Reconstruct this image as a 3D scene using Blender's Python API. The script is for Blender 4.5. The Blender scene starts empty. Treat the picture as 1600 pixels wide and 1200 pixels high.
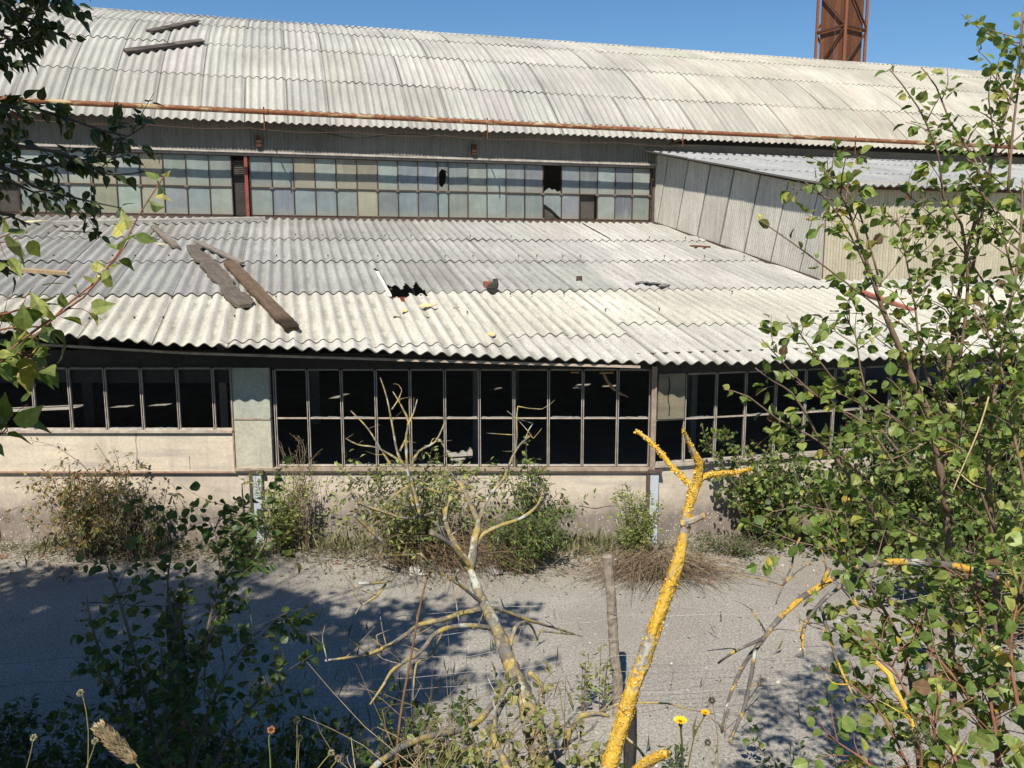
import bpy, math, random
import numpy as np
from mathutils import Vector
random.seed(7); rng = np.random.default_rng(7)
SC = bpy.context.scene; COL = SC.collection
R = math.radians
# ------------------------------------------------------------------ camera, world, sun, exposure
H = 3.77                      # eye height above the yard
FPX, PITCH, TH = 1290.4, 0.1494, 0.2629
cam_d = bpy.data.cameras.new('camera'); cam = bpy.data.objects.new('camera', cam_d); COL.objects.link(cam)
cam.location = (0, 0, H); cam.rotation_euler = (math.pi/2 - PITCH, 0, 0)
cam_d.sensor_fit = 'HORIZONTAL'; cam_d.sensor_width = 36; cam_d.lens = FPX/1600*36
cam_d.clip_start = 0.05; cam_d.clip_end = 3000
SC.camera = cam
SUN_E, SUN_A = R(50.3), R(14.8)
SUN = np.array([-math.sin(SUN_A)*math.cos(SUN_E), -math.cos(SUN_A)*math.cos(SUN_E), math.sin(SUN_E)])
world = bpy.data.worlds.new('World'); SC.world = world; world.use_nodes = True
wn = world.node_tree.nodes; wl = world.node_tree.links
sky = wn.new('ShaderNodeTexSky'); sky.sky_type = 'NISHITA'; sky.sun_disc = False
sky.sun_elevation = SUN_E; sky.sun_rotation = math.pi + SUN_A
sky.altitude = 0; sky.air_density = 1.0; sky.dust_density = 0.0; sky.ozone_density = 2.6
hs = wn.new('ShaderNodeHueSaturation'); hs.inputs['Saturation'].default_value = 1.22; wl.new(sky.outputs[0], hs.inputs['Color'])
wl.new(hs.outputs[0], wn['Background'].inputs[0]); wn['Background'].inputs[1].default_value = 0.083
sl = bpy.data.lights.new('sun', 'SUN'); sl.energy = 4.7; sl.angle = R(0.5); sl.color = (1.0, 0.95, 0.85)
so = bpy.data.objects.new('sun', sl); COL.objects.link(so)
so.rotation_euler = Vector(SUN).to_track_quat('Z', 'Y').to_euler(); so.location = (-10, -30, 40)
vs = SC.view_settings; vs.view_transform = 'Standard'; vs.look = 'None'; vs.exposure = 0.5; vs.gamma = 1
SC.cycles.max_bounces = 6; SC.cycles.transparent_max_bounces = 12
# ------------------------------------------------------------------ where things stand
CT, ST, CP, SP = math.cos(TH), math.sin(TH), math.cos(PITCH), math.sin(PITCH)
DW, ZB, ZM, ZT, PU = 19.31, .963, 1.5624, 2.2236, .4595     # clerestory plane and its levels (from the eye)
DE, ZE, PH0, RAD, LROW = 18.863, 2.866, .742, 17.147, 1.896   # barrel vault
AD, AZ = 12.979, -.5121; KR = (ZB - .06 - AZ)/(DW - AD)       # lean-to roof plane
def hp(s, D, z): return np.array([s*CT - D*ST, s*ST + D*CT, z + H])
def ray(px, py):
    a, b = (px-800)/FPX, -(py-600)/FPX
    return np.array([a, CP + b*SP, -SP + b*CP])
CAMP = np.array([0, 0, H])
def atY(px, py, Y): v = ray(px, py); return CAMP + v*Y/v[1]
def atZ(px, py, z): v = ray(px, py); return CAMP + v*((z-H)/v[2])
def atD(px, py, D): v = ray(px, py); return CAMP + v*D/(-v[0]*ST + v[1]*CT)
def sD(P): return P[0]*CT + P[1]*ST, -P[0]*ST + P[1]*CT
def roofz(D): return AZ + KR*(D-AD)
def on_roof(px, py, lift=0.0):
    v = ray(px, py); dv = -v[0]*ST + v[1]*CT
    return CAMP + v*((AZ + lift - KR*AD)/(v[2] - KR*dv))
# ------------------------------------------------------------------ mesh helpers
class MB:
    def __init__(s): s.v = []; s.f = []; s.c = []; s.a = []; s.n = 0
    def add(s, V, F, col=(1, 1, 1), att=None):
        V = np.asarray(V, float); k = len(V)
        s.v.append(V); s.f += [tuple(int(i)+s.n for i in f) for f in F]
        c = np.asarray(col, float); s.c.append(np.tile(c, (k, 1)) if c.ndim == 1 else c)
        s.a.append(np.zeros((k, 3)) if att is None else np.asarray(att, float)); s.n += k
    def build(s, name, mat, parent=None, smooth=False):
        me = bpy.data.meshes.new(name)
        V = np.concatenate(s.v) if s.v else np.zeros((0, 3))
        o = bpy.data.objects.new(name, me); COL.objects.link(o)
        if parent is not None:
            o.parent = parent; V = V - np.array(parent.get('_w', (0, 0, 0)))
            o['_w'] = parent.get('_w', (0, 0, 0))
        me.from_pydata(V.tolist(), [], s.f)
        ca = me.color_attributes.new('Col', 'FLOAT_COLOR', 'POINT')
        C = np.concatenate(s.c); ca.data.foreach_set('color', np.c_[C, np.ones(len(C))].ravel().astype(np.float32))
        at = me.attributes.new('SA', 'FLOAT_VECTOR', 'POINT')
        at.data.foreach_set('vector', np.concatenate(s.a).ravel().astype(np.float32))
        if smooth: me.polygons.foreach_set('use_smooth', [True]*len(me.polygons))
        me.materials.append(mat); me.update()
        return o
def empty(name, loc):
    o = bpy.data.objects.new(name, None); COL.objects.link(o); o.location = [float(x) for x in loc]
    o['_w'] = [float(x) for x in loc]; o.empty_display_size = .2
    return o
def tag(o, label, cat, group=None):
    o['label'] = label; o['category'] = cat
    if group: o['group'] = group
    return o
BOXF = [(0, 3, 2, 1), (4, 5, 6, 7), (0, 1, 5, 4), (1, 2, 6, 5), (2, 3, 7, 6), (3, 0, 4, 7)]
def box_axes(mb, c, ax, ay, az, col=(1, 1, 1)):    # half-extent vectors
    c, ax, ay, az = map(np.asarray, (c, ax, ay, az))
    V = [c-ax-ay-az, c+ax-ay-az, c+ax+ay-az, c-ax+ay-az, c-ax-ay+az, c+ax-ay+az, c+ax+ay+az, c-ax+ay+az]
    mb.add(V, BOXF, col, [(p[0], p[2], 0) for p in V])
def hbox(mb, s0, s1, D0, D1, z0, z1, col=(1, 1, 1)):   # box in hall coordinates, z from the eye
    V = [hp(s0, D0, z0), hp(s1, D0, z0), hp(s1, D1, z0), hp(s0, D1, z0), hp(s0, D0, z1), hp(s1, D0, z1), hp(s1, D1, z1), hp(s0, D1, z1)]
    mb.add(V, BOXF, col, [((s0 if i in (0, 3, 4, 7) else s1), (z0 if i < 4 else z1), 0) for i in range(8)])
def wbox(mb, x0, x1, y0, y1, z0, z1, col=(1, 1, 1)):   # world box, z from the eye
    V = [(x0, y0, z0+H), (x1, y0, z0+H), (x1, y1, z0+H), (x0, y1, z0+H), (x0, y0, z1+H), (x1, y0, z1+H), (x1, y1, z1+H), (x0, y1, z1+H)]
    mb.add(V, BOXF, col, [(p[0], p[2], 0) for p in V])
def bar(mb, a, b, w, h=None, col=(1, 1, 1), up=(0, 0, 1)):
    a, b = np.asarray(a, float), np.asarray(b, float); d = b-a; L = np.linalg.norm(d); d = d/L
    x = np.cross(d, up); n = np.linalg.norm(x); x = x/n if n > 1e-4 else np.array([1., 0, 0]); y = np.cross(x, d)
    box_axes(mb, (a+b)/2, x*w/2, d*L/2, y*(h or w)/2, col)
def smooth_path(P, rad, step):
    P = np.asarray(P, float); rad = np.asarray(rad, float); n = len(P)
    if n < 3: 
        k = max(2, int(np.linalg.norm(P[-1]-P[0])/step)); t = np.linspace(0, 1, k+1)[:, None]
        return P[0]+(P[-1]-P[0])*t, rad[0]+(rad[-1]-rad[0])*t[:, 0]
    out = []; ro = []
    for i in range(n-1):
        p0, p1, p2, p3 = P[max(i-1, 0)], P[i], P[i+1], P[min(i+2, n-1)]
        k = max(2, int(np.linalg.norm(p2-p1)/step))
        for j in range(k):
            t = j/k
            out.append(.5*((2*p1)+(-p0+p2)*t+(2*p0-5*p1+4*p2-p3)*t*t+(-p0+3*p1-3*p2+p3)*t**3)); ro.append(rad[i]+(rad[i+1]-rad[i])*t)
    out.append(P[-1]); ro.append(rad[-1])
    return np.array(out), np.array(ro)
def tube(mb, P, rad, sides=6, col=(1, 1, 1), step=.06, rough=0.0, smooth=True):
    rad = np.full(len(P), rad) if np.isscalar(rad) else np.interp(np.linspace(0, 1, len(P)), np.linspace(0, 1, len(rad)), rad)
    if smooth: P, rad = smooth_path(P, rad, step)
    P = np.asarray(P, float); n = len(P)
    T = np.gradient(P, axis=0); T /= np.linalg.norm(T, axis=1)[:, None]+1e-9
    x = np.cross(T[0], (0.3, 0.9, 0.2)); x /= np.linalg.norm(x)+1e-9
    V = []; A = []
    ang = np.linspace(0, 2*math.pi, sides, endpoint=False); Lc = 0
    for i in range(n):
        x = x - T[i]*np.dot(x, T[i]); x /= np.linalg.norm(x)+1e-9; y = np.cross(T[i], x)
        r = rad[i]*(1+rough*rng.normal(size=sides)) if rough else np.full(sides, rad[i])
        if i: Lc += np.linalg.norm(P[i]-P[i-1])
        V.append(P[i]+np.cos(ang)[:, None]*x*r[:, None]+np.sin(ang)[:, None]*y*r[:, None]); A += [(k/sides, Lc, 0) for k in range(sides)]
    V = np.concatenate(V); F = []
    for i in range(n-1):
        for k in range(sides):
            a = i*sides+k; b = i*sides+(k+1) % sides; F.append((a, b, b+sides, a+sides))
    F.append(tuple(range(sides))[::-1]); F.append(tuple((n-1)*sides+k for k in range(sides)))
    mb.add(V, F, col, A)
    return P
# leaves: (along, side, up) templates
LEAF_ROUND = (np.array([(0, 0, 0), (.5, 0, -.02), (1, 0, -.16), (.12, .27, .05), (.45, .45, .1), (.8, .27, .0), (.12, -.27, .05), (.45, -.45, .1), (.8, -.27, .0)]),
              [(0, 1, 4, 3), (1, 2, 5, 4), (0, 6, 7, 1), (1, 7, 8, 2)])
LEAF_OVAL = (np.array([(0, 0, 0), (.5, 0, -.02), (1, 0, -.12), (.25, .17, .05), (.65, .19, .02), (.25, -.17, .05), (.65, -.19, .02)]),
             [(0, 1, 4, 3), (1, 2, 4), (0, 5, 6, 1), (1, 6, 2)])
LEAF_LOBE = (np.array([(0, 0, 0), (.5, 0, -.03), (1.05, 0, -.22), (.08, .26, .05), (.34, .36, .07), (.52, .33, .02), (.74, .17, -.06), (.08, -.26, .05), (.34, -.36, .07), (.52, -.33, .02), (.74, -.17, -.06)]),
             [(0, 1, 4, 3), (1, 6, 5, 4), (1, 2, 6), (0, 7, 8, 1), (1, 8, 9, 10), (1, 10, 2)])
LEAF_DIA = (np.array([(0, 0, 0), (.5, .2, .05), (1, 0, -.05), (.5, -.2, .05)]), [(0, 2, 1), (0, 3, 2)])
GAPS = []
def add_leaves(mb, P, D, N, size, cols, tpl):
    P = np.asarray(P, float); D = np.asarray(D, float); N = np.asarray(N, float); size = np.asarray(size, float); cols = np.asarray(cols, float)
    if GAPS and len(P):          # gaps in the crown where light comes through
        k = np.ones(len(P), bool)
        for q, r in GAPS: d_ = P-q; k &= np.linalg.norm(np.cross(d_, SUN), axis=1) > r
        ld = P-SUN*((P[:, 2:3]-.4)/SUN[2]); k &= ld[:, 1] < np.clip(9.2-.3*(ld[:, 0]+5), 8.3, 10)+rng.normal(size=len(P))*.18
        P, D, N, size, cols = P[k], D[k], N[k], size[k], cols[k]
    n = len(P)
    if n == 0: return
    D = D/(np.linalg.norm(D, axis=1)[:, None]+1e-9)
    N = np.asarray(N, float); S = np.cross(D, N); S /= np.linalg.norm(S, axis=1)[:, None]+1e-9; U = np.cross(S, D)
    T, F = tpl; k = len(T); size = np.asarray(size, float)
    bend = rng.uniform(.5, 1.8, n); wid = rng.uniform(.8, 1.12, n)
    V = P[:, None, :] + size[:, None, None]*(T[None, :, 0, None]*D[:, None, :] + (T[None, :, 1]*wid[:, None])[:, :, None]*S[:, None, :] + (T[None, :, 2]*bend[:, None])[:, :, None]*U[:, None, :])
    FF = [tuple(j+i*k for j in f) for i in range(n) for f in F]
    C = np.repeat(np.asarray(cols), k, axis=0)
    mb.add(V.reshape(-1, 3), FF, C, np.tile(T, (n, 1)))
def palette(n, cols, w):
    cols = np.asarray(cols, float); w = np.asarray(w, float); i = rng.choice(len(cols), n, p=w/w.sum())
    return cols[i]*rng.uniform(.75, 1.25, (n, 1))*rng.uniform(.93, 1.07, (n, 3))
GREEN = ([(.085, .13, .028), (.13, .185, .042), (.19, .235, .065), (.3, .3, .07), (.34, .26, .04), (.12, .07, .035)], (4, 5, 3, .8, .15, .2))
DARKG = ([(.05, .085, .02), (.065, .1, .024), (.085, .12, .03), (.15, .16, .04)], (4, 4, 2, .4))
PALE = ([(.19, .24, .06), (.27, .31, .09), (.34, .36, .12), (.42, .4, .12)], (3, 4, 2, .6))
AUTUMN = ([(.3, .24, .07), (.22, .13, .055), (.38, .27, .08), (.17, .18, .05), (.2, .1, .055), (.1, .125, .04)], (3, 4, 2, 3, 2, 3))
def shoot(stem, leaf, pts, r0, r1, lsize, per_m, pal, tpl=LEAF_ROUND, twigs=0, twig_len=.3, start=.15, sides=5, spread=.7, up=.5, scol=(1, 1, 1), drop=.0, petiole=.35):
    """a stem through pts with leaves set alternately along it and side twigs"""
    pts = np.asarray(pts, float)
    P = tube(stem, pts, [r0, r1], sides, scol, step=.07)
    seg = np.linalg.norm(np.diff(P, axis=0), axis=1); L = np.concatenate([[0], np.cumsum(seg)]); tot = L[-1]
    def put(Q, Lq, s0, dens):
        n = int(max(0, (Lq[-1]-s0)*dens))
        if n == 0: return
        t = np.sort(rng.uniform(s0, Lq[-1], n))
        X = np.stack([np.interp(t, Lq, Q[:, i]) for i in range(3)], 1)
        Td = np.stack([np.interp(np.minimum(t+.03, Lq[-1]), Lq, Q[:, i])-np.interp(np.maximum(t-.03, 0), Lq, Q[:, i]) for i in range(3)], 1)
        Td /= np.linalg.norm(Td, axis=1)[:, None]+1e-9
        out = rng.normal(size=(n, 3)); out -= Td*(out*Td).sum(1)[:, None]; out /= np.linalg.norm(out, axis=1)[:, None]+1e-9
        Dl = Td*.55+out*spread+np.array([0, 0, -.25-drop])
        nr = np.array([0, -.25, 1.0])*up*2+rng.normal(size=(n, 3))*.75
        sz = lsize*rng.uniform(.6, 1.2, n)
        add_leaves(leaf, X+Dl/np.linalg.norm(Dl, axis=1)[:, None]*sz[:, None]*petiole, Dl, nr, sz, palette(n, *pal), tpl)
    put(P, L, tot*start, per_m)
    for _ in range(twigs):
        t = rng.uniform(start*tot, tot*.97); b = np.array([np.interp(t, L, P[:, i]) for i in range(3)])
        k = min(max(np.searchsorted(L, t), 1), len(P)-1); d = P[k]-P[k-1]; d /= np.linalg.norm(d)+1e-9
        o = rng.normal(size=3); o -= d*np.dot(o, d); o /= np.linalg.norm(o)+1e-9
        d2 = d*rng.uniform(.3, 1)+o*.9+np.array([0, 0, .25-drop]); d2 /= np.linalg.norm(d2)
        ln = twig_len*rng.uniform(.5, 1.3); m = b+d2*ln*.5+rng.normal(size=3)*ln*.06
        e = b+d2*ln+np.array([0, 0, -.12*ln])+rng.normal(size=3)*ln*.1
        rr = max(r1*.9, .0015)
        Q = tube(stem, [b, m, e], [rr*1.2, rr*.5], 4, scol, step=.1)
        Lq = np.concatenate([[0], np.cumsum(np.linalg.norm(np.diff(Q, axis=0), axis=1))])
        put(Q, Lq, 0.02, per_m*1.25)
    return P
def trace(px, Y):
    n = len(px); Y = np.full(n, Y) if np.isscalar(Y) else np.interp(np.linspace(0, 1, n), np.linspace(0, 1, len(Y)), Y)
    return np.array([atY(p[0], p[1], y) for p, y in zip(px, Y)])
# ------------------------------------------------------------------ materials
class NT:
    def __init__(s, name):
        s.m = bpy.data.materials.new(name); s.m.use_nodes = True; s.t = s.m.node_tree; s.b = s.t.nodes['Principled BSDF']; s.o = s.t.nodes['Material Output']
    def n(s, k, **kw):
        o = s.t.nodes.new(k)
        for a, b in kw.items():
            if a.startswith('i_'): o.inputs[a[2:].replace('_', ' ')].default_value = b
            else: setattr(o, a, b)
        return o
    def l(s, a, b): s.t.links.new(a, b)
    def coord(s): return s.n('ShaderNodeTexCoord').outputs['Object']
    def attr(s, nm): return s.n('ShaderNodeAttribute', attribute_name=nm)
    def noise(s, vec, scale, detail=4, rough=.6, dist=0):
        o = s.n('ShaderNodeTexNoise'); o.inputs['Scale'].default_value = scale; o.inputs['Detail'].default_value = detail; o.inputs['Roughness'].default_value = rough; o.inputs['Distortion'].default_value = dist
        if vec is not None: s.l(vec, o.inputs['Vector'])
        return o.outputs['Fac']
    def ramp(s, fac, stops):
        o = s.n('ShaderNodeValToRGB'); e = o.color_ramp.elements
        while len(e) < len(stops): e.new(.5)
        for el, (p, c) in zip(e, stops): el.position = p; el.color = (c, c, c, 1) if np.isscalar(c) else (*c, 1)
        s.l(fac, o.inputs[0]); return o.outputs[0]
    def mix(s, fac, a, b, mode='MIX'):
        o = s.n('ShaderNodeMix', data_type='RGBA', blend_type=mode)
        for v, i in ((fac, 0), (a, 6), (b, 7)):
            if isinstance(v, (float, int)): o.inputs[i].default_value = v
            elif isinstance(v, tuple): o.inputs[i].default_value = (*v, 1)
            else: s.l(v, o.inputs[i])
        return o.outputs[2]
    def scale(s, vec, xyz):
        o = s.n('ShaderNodeMapping'); o.inputs['Scale'].default_value = xyz; s.l(vec, o.inputs[0]); return o.outputs[0]
    def bump(s, h, strength=.3, dist=.01):
        o = s.n('ShaderNodeBump'); o.inputs['Strength'].default_value = strength; o.inputs['Distance'].default_value = dist; s.l(h, o.inputs['Height']); s.l(o.outputs[0], s.b.inputs['Normal'])
    def fin(s, col, rough=.8, spec=.3, metal=0):
        if isinstance(col, tuple): s.b.inputs['Base Color'].default_value = (*col, 1)
        else: s.l(col, s.b.inputs['Base Color'])
        s.b.inputs['Roughness'].default_value = rough; s.b.inputs['Specular IOR Level'].default_value = spec; s.b.inputs['Metallic'].default_value = metal
        return s.m
def m_asbestos(name, speck=.5, moss=.5):
    t = NT(name); c = t.coord(); col = t.attr('Col').outputs['Color']; sa = t.attr('SA').outputs['Vector']
    big = t.ramp(t.noise(c, .55, 5, .65), [(.3, .8), (.7, 1.12)])
    streak = t.ramp(t.noise(t.scale(sa, (9, .7, 0)), 1.0, 5, .7), [(.3, .78), (.62, 1.06)])
    sp = t.ramp(t.noise(c, 46, 4, .75), [(.34, 1-speck), (.5, 1.0), (.7, 1.1)])
    x = t.mix(1.0, col, big, 'MULTIPLY'); x = t.mix(1.0, x, streak, 'MULTIPLY'); x = t.mix(1.0, x, sp, 'MULTIPLY')
    sep = t.n('ShaderNodeSeparateXYZ'); t.l(sa, sep.inputs[0])
    low = t.ramp(sep.outputs[2], [(.1, 1.0), (.55, 0.0)])
    mo = t.ramp(t.noise(c, 2.2, 6, .7), [(.42, 0.0), (.68, moss)])
    x = t.mix(t.mix(1.0, low, mo, 'MULTIPLY'), x, (.16, .15, .12))
    lich = t.ramp(t.noise(c, 13, 4, .6), [(.66, 0.0), (.72, .55*moss)])
    x = t.mix(lich, x, (.3, .26, .17))
    t.bump(t.noise(c, 90, 3, .7), .35, .004)
    return t.fin(x, .92, .15)
def m_noise(name, c1, c2, scale=3, rough=.85, spec=.25, bscale=40, bstr=.2, use_col=True, detail=5, metal=0):
    t = NT(name); c = t.coord(); f = t.ramp(t.noise(c, scale, detail, .65), [(.32, 0.0), (.68, 1.0)])
    x = t.mix(f, c1, c2)
    x = t.mix(1.0, x, t.ramp(t.noise(c, scale*11, 3, .7), [(.3, .8), (.65, 1.08)]), 'MULTIPLY')
    if use_col: x = t.mix(1.0, x, t.attr('Col').outputs['Color'], 'MULTIPLY')
    if bstr: t.bump(t.noise(c, bscale, 4, .7), bstr, .006)
    return t.fin(x, rough, spec, metal)
def m_leaf(name, trans=.32, rough=.45):
    t = NT(name); col = t.attr('Col').outputs['Color']; c = t.coord(); sa = t.attr('SA').outputs['Vector']
    x = t.mix(1.0, col, t.ramp(t.noise(c, 60, 2, .5), [(.3, .75), (.7, 1.15)]), 'MULTIPLY')
    sep = t.n('ShaderNodeSeparateXYZ'); t.l(sa, sep.inputs[0])
    ab = t.n('ShaderNodeMath', operation='ABSOLUTE'); t.l(sep.outputs[1], ab.inputs[0])
    x = t.mix(t.ramp(ab.outputs[0], [(.0, .5), (.05, 0.0)]), x, (.2, .24, .1))
    t.fin(x, rough, .35)
    tr = t.n('ShaderNodeBsdfTranslucent'); y = t.mix(1.0, x, (1.5, 1.5, .7), 'MULTIPLY'); t.l(y, tr.inputs[0])
    ms = t.n('ShaderNodeMixShader'); ms.inputs[0].default_value = trans
    t.l(t.b.outputs[0], ms.inputs[1]); t.l(tr.outputs[0], ms.inputs[2]); t.l(ms.outputs[0], t.o.inputs[0])
    return t.m
def m_bark(name, base, base2, lichen, lo, hi, yel=(.6, .36, .03), gl=.55):
    t = NT(name); c = t.coord()
    x = t.mix(t.ramp(t.noise(c, 22, 5, .7), [(.35, 0.0), (.65, 1.0)]), base, base2)
    g = t.ramp(t.noise(c, 11, 4, .6), [(gl, 0.0), (gl+.07, 1.0)]); x = t.mix(g, x, (.42, .42, .37))
    ly = t.mix(t.ramp(t.noise(c, 120, 3, .7), [(.3, 0.0), (.7, 1.0)]), tuple(a*.7 for a in yel), yel); ly = t.mix(t.ramp(t.noise(c, 48, 4, .7), [(.56, 0.0), (.64, .7)]), ly, (.68, .52, .22)); ly = t.mix(t.ramp(t.noise(c, 75, 3, .6), [(.63, 0.0), (.68, .85)]), ly, (.16, .09, .03))
    f = t.ramp(t.noise(c, 9, 6, .75), [(lo, 0.0), (hi, lichen)]); x = t.mix(f, x, ly)
    t.bump(t.noise(c, 150, 4, .8), .6, .004)
    return t.fin(x, .92, .1)
M = {}
M['roof'] = m_asbestos('asbestos cement upper', .3, .35)
M['roof2'] = m_asbestos('asbestos cement lower', .42, .85)
M['wallsheet'] = m_asbestos('corrugated wall sheet', .3, .12)
def m_rust(name, lo, hi, paint):
    t = NT(name); c = t.coord()
    r = t.mix(t.ramp(t.noise(c, 14, 5, .7), [(.3, 0.0), (.7, 1.0)]), (.13, .045, .022), (.33, .13, .055))
    r = t.mix(t.ramp(t.noise(c, 3.1, 4, .6), [(.4, 0.0), (.6, .6)]), r, (.2, .075, .035))
    x = t.mix(t.ramp(t.noise(t.scale(c, (1, 1, 3)), 2.3, 6, .7), [(lo, 0.0), (hi, 1.0)]), r, paint)
    x = t.mix(1.0, x, t.attr('Col').outputs['Color'], 'MULTIPLY'); t.bump(t.noise(c, 60, 4, .7), .3, .004)
    return t.fin(x, .75, .3)
M['gutter'] = m_rust('rusty gutter paint', .52, .6, (.46, .36, .19))
M['rust'] = m_rust('rust', .7, .9, (.3, .2, .12))
M['redsteel'] = m_noise('red oxide steel', (.15, .045, .032), (.22, .08, .06), 6, .7)
M['steel'] = m_noise('weathered frame steel', (.48, .43, .37), (.28, .235, .2), 9, .7, .3)
M['darksteel'] = m_noise('dark steel', (.07, .055, .045), (.12, .08, .06), 9, .75, .3)
M['bluesteel'] = m_noise('grey blue painted steel', (.5, .53, .56), (.38, .4, .43), 5, .6, .35)
M['panel'] = m_noise('green grey panel', (.45, .425, .35), (.33, .32, .265), 2.2, .75, .3, 30, .08)
M['dark'] = m_noise('grey interior', (.3, .29, .27), (.22, .21, .195), 1.2, .95, .1)  # mid greys for the surfaces indoors
M['nearblack'] = m_noise('near black board', (.06, .058, .052), (.04, .038, .035), 1.5, .95, .1)  # near black tone for the head panels under the eave
M['floor'] = m_noise('dusty interior floor', (.4, .38, .34), (.3, .28, .25), 1.2, .95, .1)
def m_wood(name, a, b):
    t = NT(name); sa = t.attr('SA').outputs['Vector']; c = t.coord()
    x = t.mix(t.ramp(t.noise(t.scale(sa, (.12, 4.5, 1)), 1.6, 6, .7), [(.32, 0.0), (.66, 1.0)]), a, b)
    x = t.mix(t.ramp(t.noise(t.scale(sa, (.05, 14, 1)), 1.3, 3, .6), [(.56, 0.0), (.66, .8)]), x, tuple(v*.3 for v in b))
    x = t.mix(1.0, x, t.ramp(t.noise(c, 5, 5, .7), [(.3, .7), (.7, 1.15)]), 'MULTIPLY'); x = t.mix(1.0, x, t.attr('Col').outputs['Color'], 'MULTIPLY')
    t.bump(t.noise(t.scale(sa, (.2, 9, 1)), 1.5, 4, .7), .6, .008)
    return t.fin(x, .92, .12)
M['wood'] = m_wood('weathered wood', (.25, .21, .175), (.12, .097, .08))
M['woodb'] = m_wood('brown wood', (.2, .14, .095), (.1, .068, .045))
M['oldpost'] = m_noise('grey post wood', (.46, .4, .33), (.24, .2, .165), 16, .95, .1, 80, .8)
M['char'] = m_noise('charred wood', (.03, .028, .027), (.06, .055, .05), 30, .9, .1)
M['stem'] = m_noise('twig bark', (.2, .15, .11), (.11, .085, .065), 20, .9, .1)
M['bark'] = m_noise('tree bark', (.13, .11, .09), (.07, .06, .05), 14, .95, .1, 40, .7)
M['leaf'] = m_leaf('leaf'); M['leafd'] = m_leaf('dull leaf', .25, .6)
M['dry'] = m_noise('dry stalk', (.4, .31, .2), (.25, .18, .11), 25, .95, .1)
M['lichen'] = m_bark('bark under orange lichen', (.2, .17, .15), (.4, .37, .33), .95, .41, .46, (.74, .45, .06))
M['lichen2'] = m_bark('grey bark with yellow lichen', (.2, .18, .16), (.11, .09, .075), .85, .46, .56, (.46, .34, .09))
M['lichen3'] = m_bark('dark bark with lichen patches', (.09, .08, .07), (.15, .13, .115), 1.0, .53, .57, (.58, .35, .05), .6)
M['brick'] = m_noise('brick', (.3, .11, .08), (.24, .09, .07), 12, .9)
M['wire'] = m_noise('galvanised wire', (.5, .48, .45), (.22, .19, .17), 30, .5, .5)
M['flower'] = m_noise('yellow petals', (.8, .55, .02), (.75, .45, .02), 40, .7)
M['stone'] = m_noise('pale stone', (.55, .52, .47), (.4, .37, .33), 6, .9)
M['shard'] = m_noise('broken cement shard', (.55, .5, .4), (.52, .44, .29), 5, .9)
def m_plaster():
    t = NT('old cream render'); c = t.coord()
    x = t.mix(t.ramp(t.noise(t.scale(c, (1, 1, 1.6)), 1.3, 6, .65), [(.32, 0.0), (.68, 1.0)]), (.62, .53, .42), (.5, .425, .335))
    x = t.mix(t.ramp(t.noise(t.scale(c, (.6, .6, 5)), 1.4, 5, .6), [(.48, 0.0), (.66, .75)]), x, (.36, .32, .28))
    sep = t.n('ShaderNodeSeparateXYZ'); t.l(c, sep.inputs[0])
    ad = t.n('ShaderNodeMath', operation='MULTIPLY_ADD'); t.l(t.noise(c, 2.6, 6, .7), ad.inputs[0]); ad.inputs[1].default_value = -.7; t.l(sep.outputs[2], ad.inputs[2])
    st = t.ramp(ad.outputs[0], [(-.0, 1.0), (.36, 0.0)])
    x = t.mix(t.mix(1.0, st, t.ramp(t.noise(c, 9, 5, .7), [(.25, .65), (.6, 1.0)]), 'MULTIPLY'), x, (.2, .165, .14))
    dr = t.ramp(t.noise(t.scale(c, (5, 5, .35)), 1.0, 5, .65), [(.52, 0.0), (.7, .6)]); x = t.mix(dr, x, (.37, .32, .27))
    # flaked white spots low down
    v = t.n('ShaderNodeTexVoronoi'); v.inputs['Scale'].default_value = 26; t.l(c, v.inputs['Vector'])
    sp = t.mix(1.0, t.ramp(v.outputs['Distance'], [(.16, 1.0), (.22, 0.0)]), t.ramp(t.noise(c, 5, 3, .6), [(.42, 0.0), (.5, 1.0)]), 'MULTIPLY')
    sp = t.mix(1.0, sp, st, 'MULTIPLY'); x = t.mix(sp, x, (.68, .66, .62))
    x = t.mix(1.0, x, t.ramp(t.noise(c, 30, 4, .7), [(.3, .86), (.65, 1.06)]), 'MULTIPLY')
    x = t.mix(1.0, x, t.attr('Col').outputs['Color'], 'MULTIPLY')
    t.bump(t.noise(c, 24, 6, .75), .35, .012)
    return t.fin(x, .92, .15)
M['plaster'] = m_plaster()
def m_ground():
    t = NT('worn gritty asphalt'); c = t.coord()
    x = t.mix(t.ramp(t.noise(c, .9, 6, .65), [(.3, 0.0), (.7, 1.0)]), (.27, .242, .204), (.345, .314, .27))
    x = t.mix(1.0, x, t.ramp(t.noise(c, 42, 5, .85), [(.32, .34), (.5, 1.0), (.68, 1.7)]), 'MULTIPLY')
    v = t.n('ShaderNodeTexVoronoi'); v.inputs['Scale'].default_value = 38; t.l(c, v.inputs['Vector'])
    x = t.mix(t.ramp(v.outputs['Distance'], [(.14, .85), (.3, 0.0)]), x, (.47, .44, .39))
    x = t.mix(t.ramp(t.noise(c, .35, 5, .6), [(.5, 0.0), (.7, .55)]), x, (.22, .19, .155))
    t.bump(t.noise(c, 70, 4, .8), .8, .012)
    return t.fin(x, .95, .12)
M['ground'] = m_ground()
def m_soil():
    t = NT('bank soil'); c = t.coord()
    x = t.mix(t.ramp(t.noise(c, 4, 6, .7), [(.3, 0.0), (.7, 1.0)]), (.075, .06, .04), (.12, .1, .06)); t.bump(t.noise(c, 25, 5, .7), .8, .03)
    return t.fin(x, .95, .1)
M['soil'] = m_soil()
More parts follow.
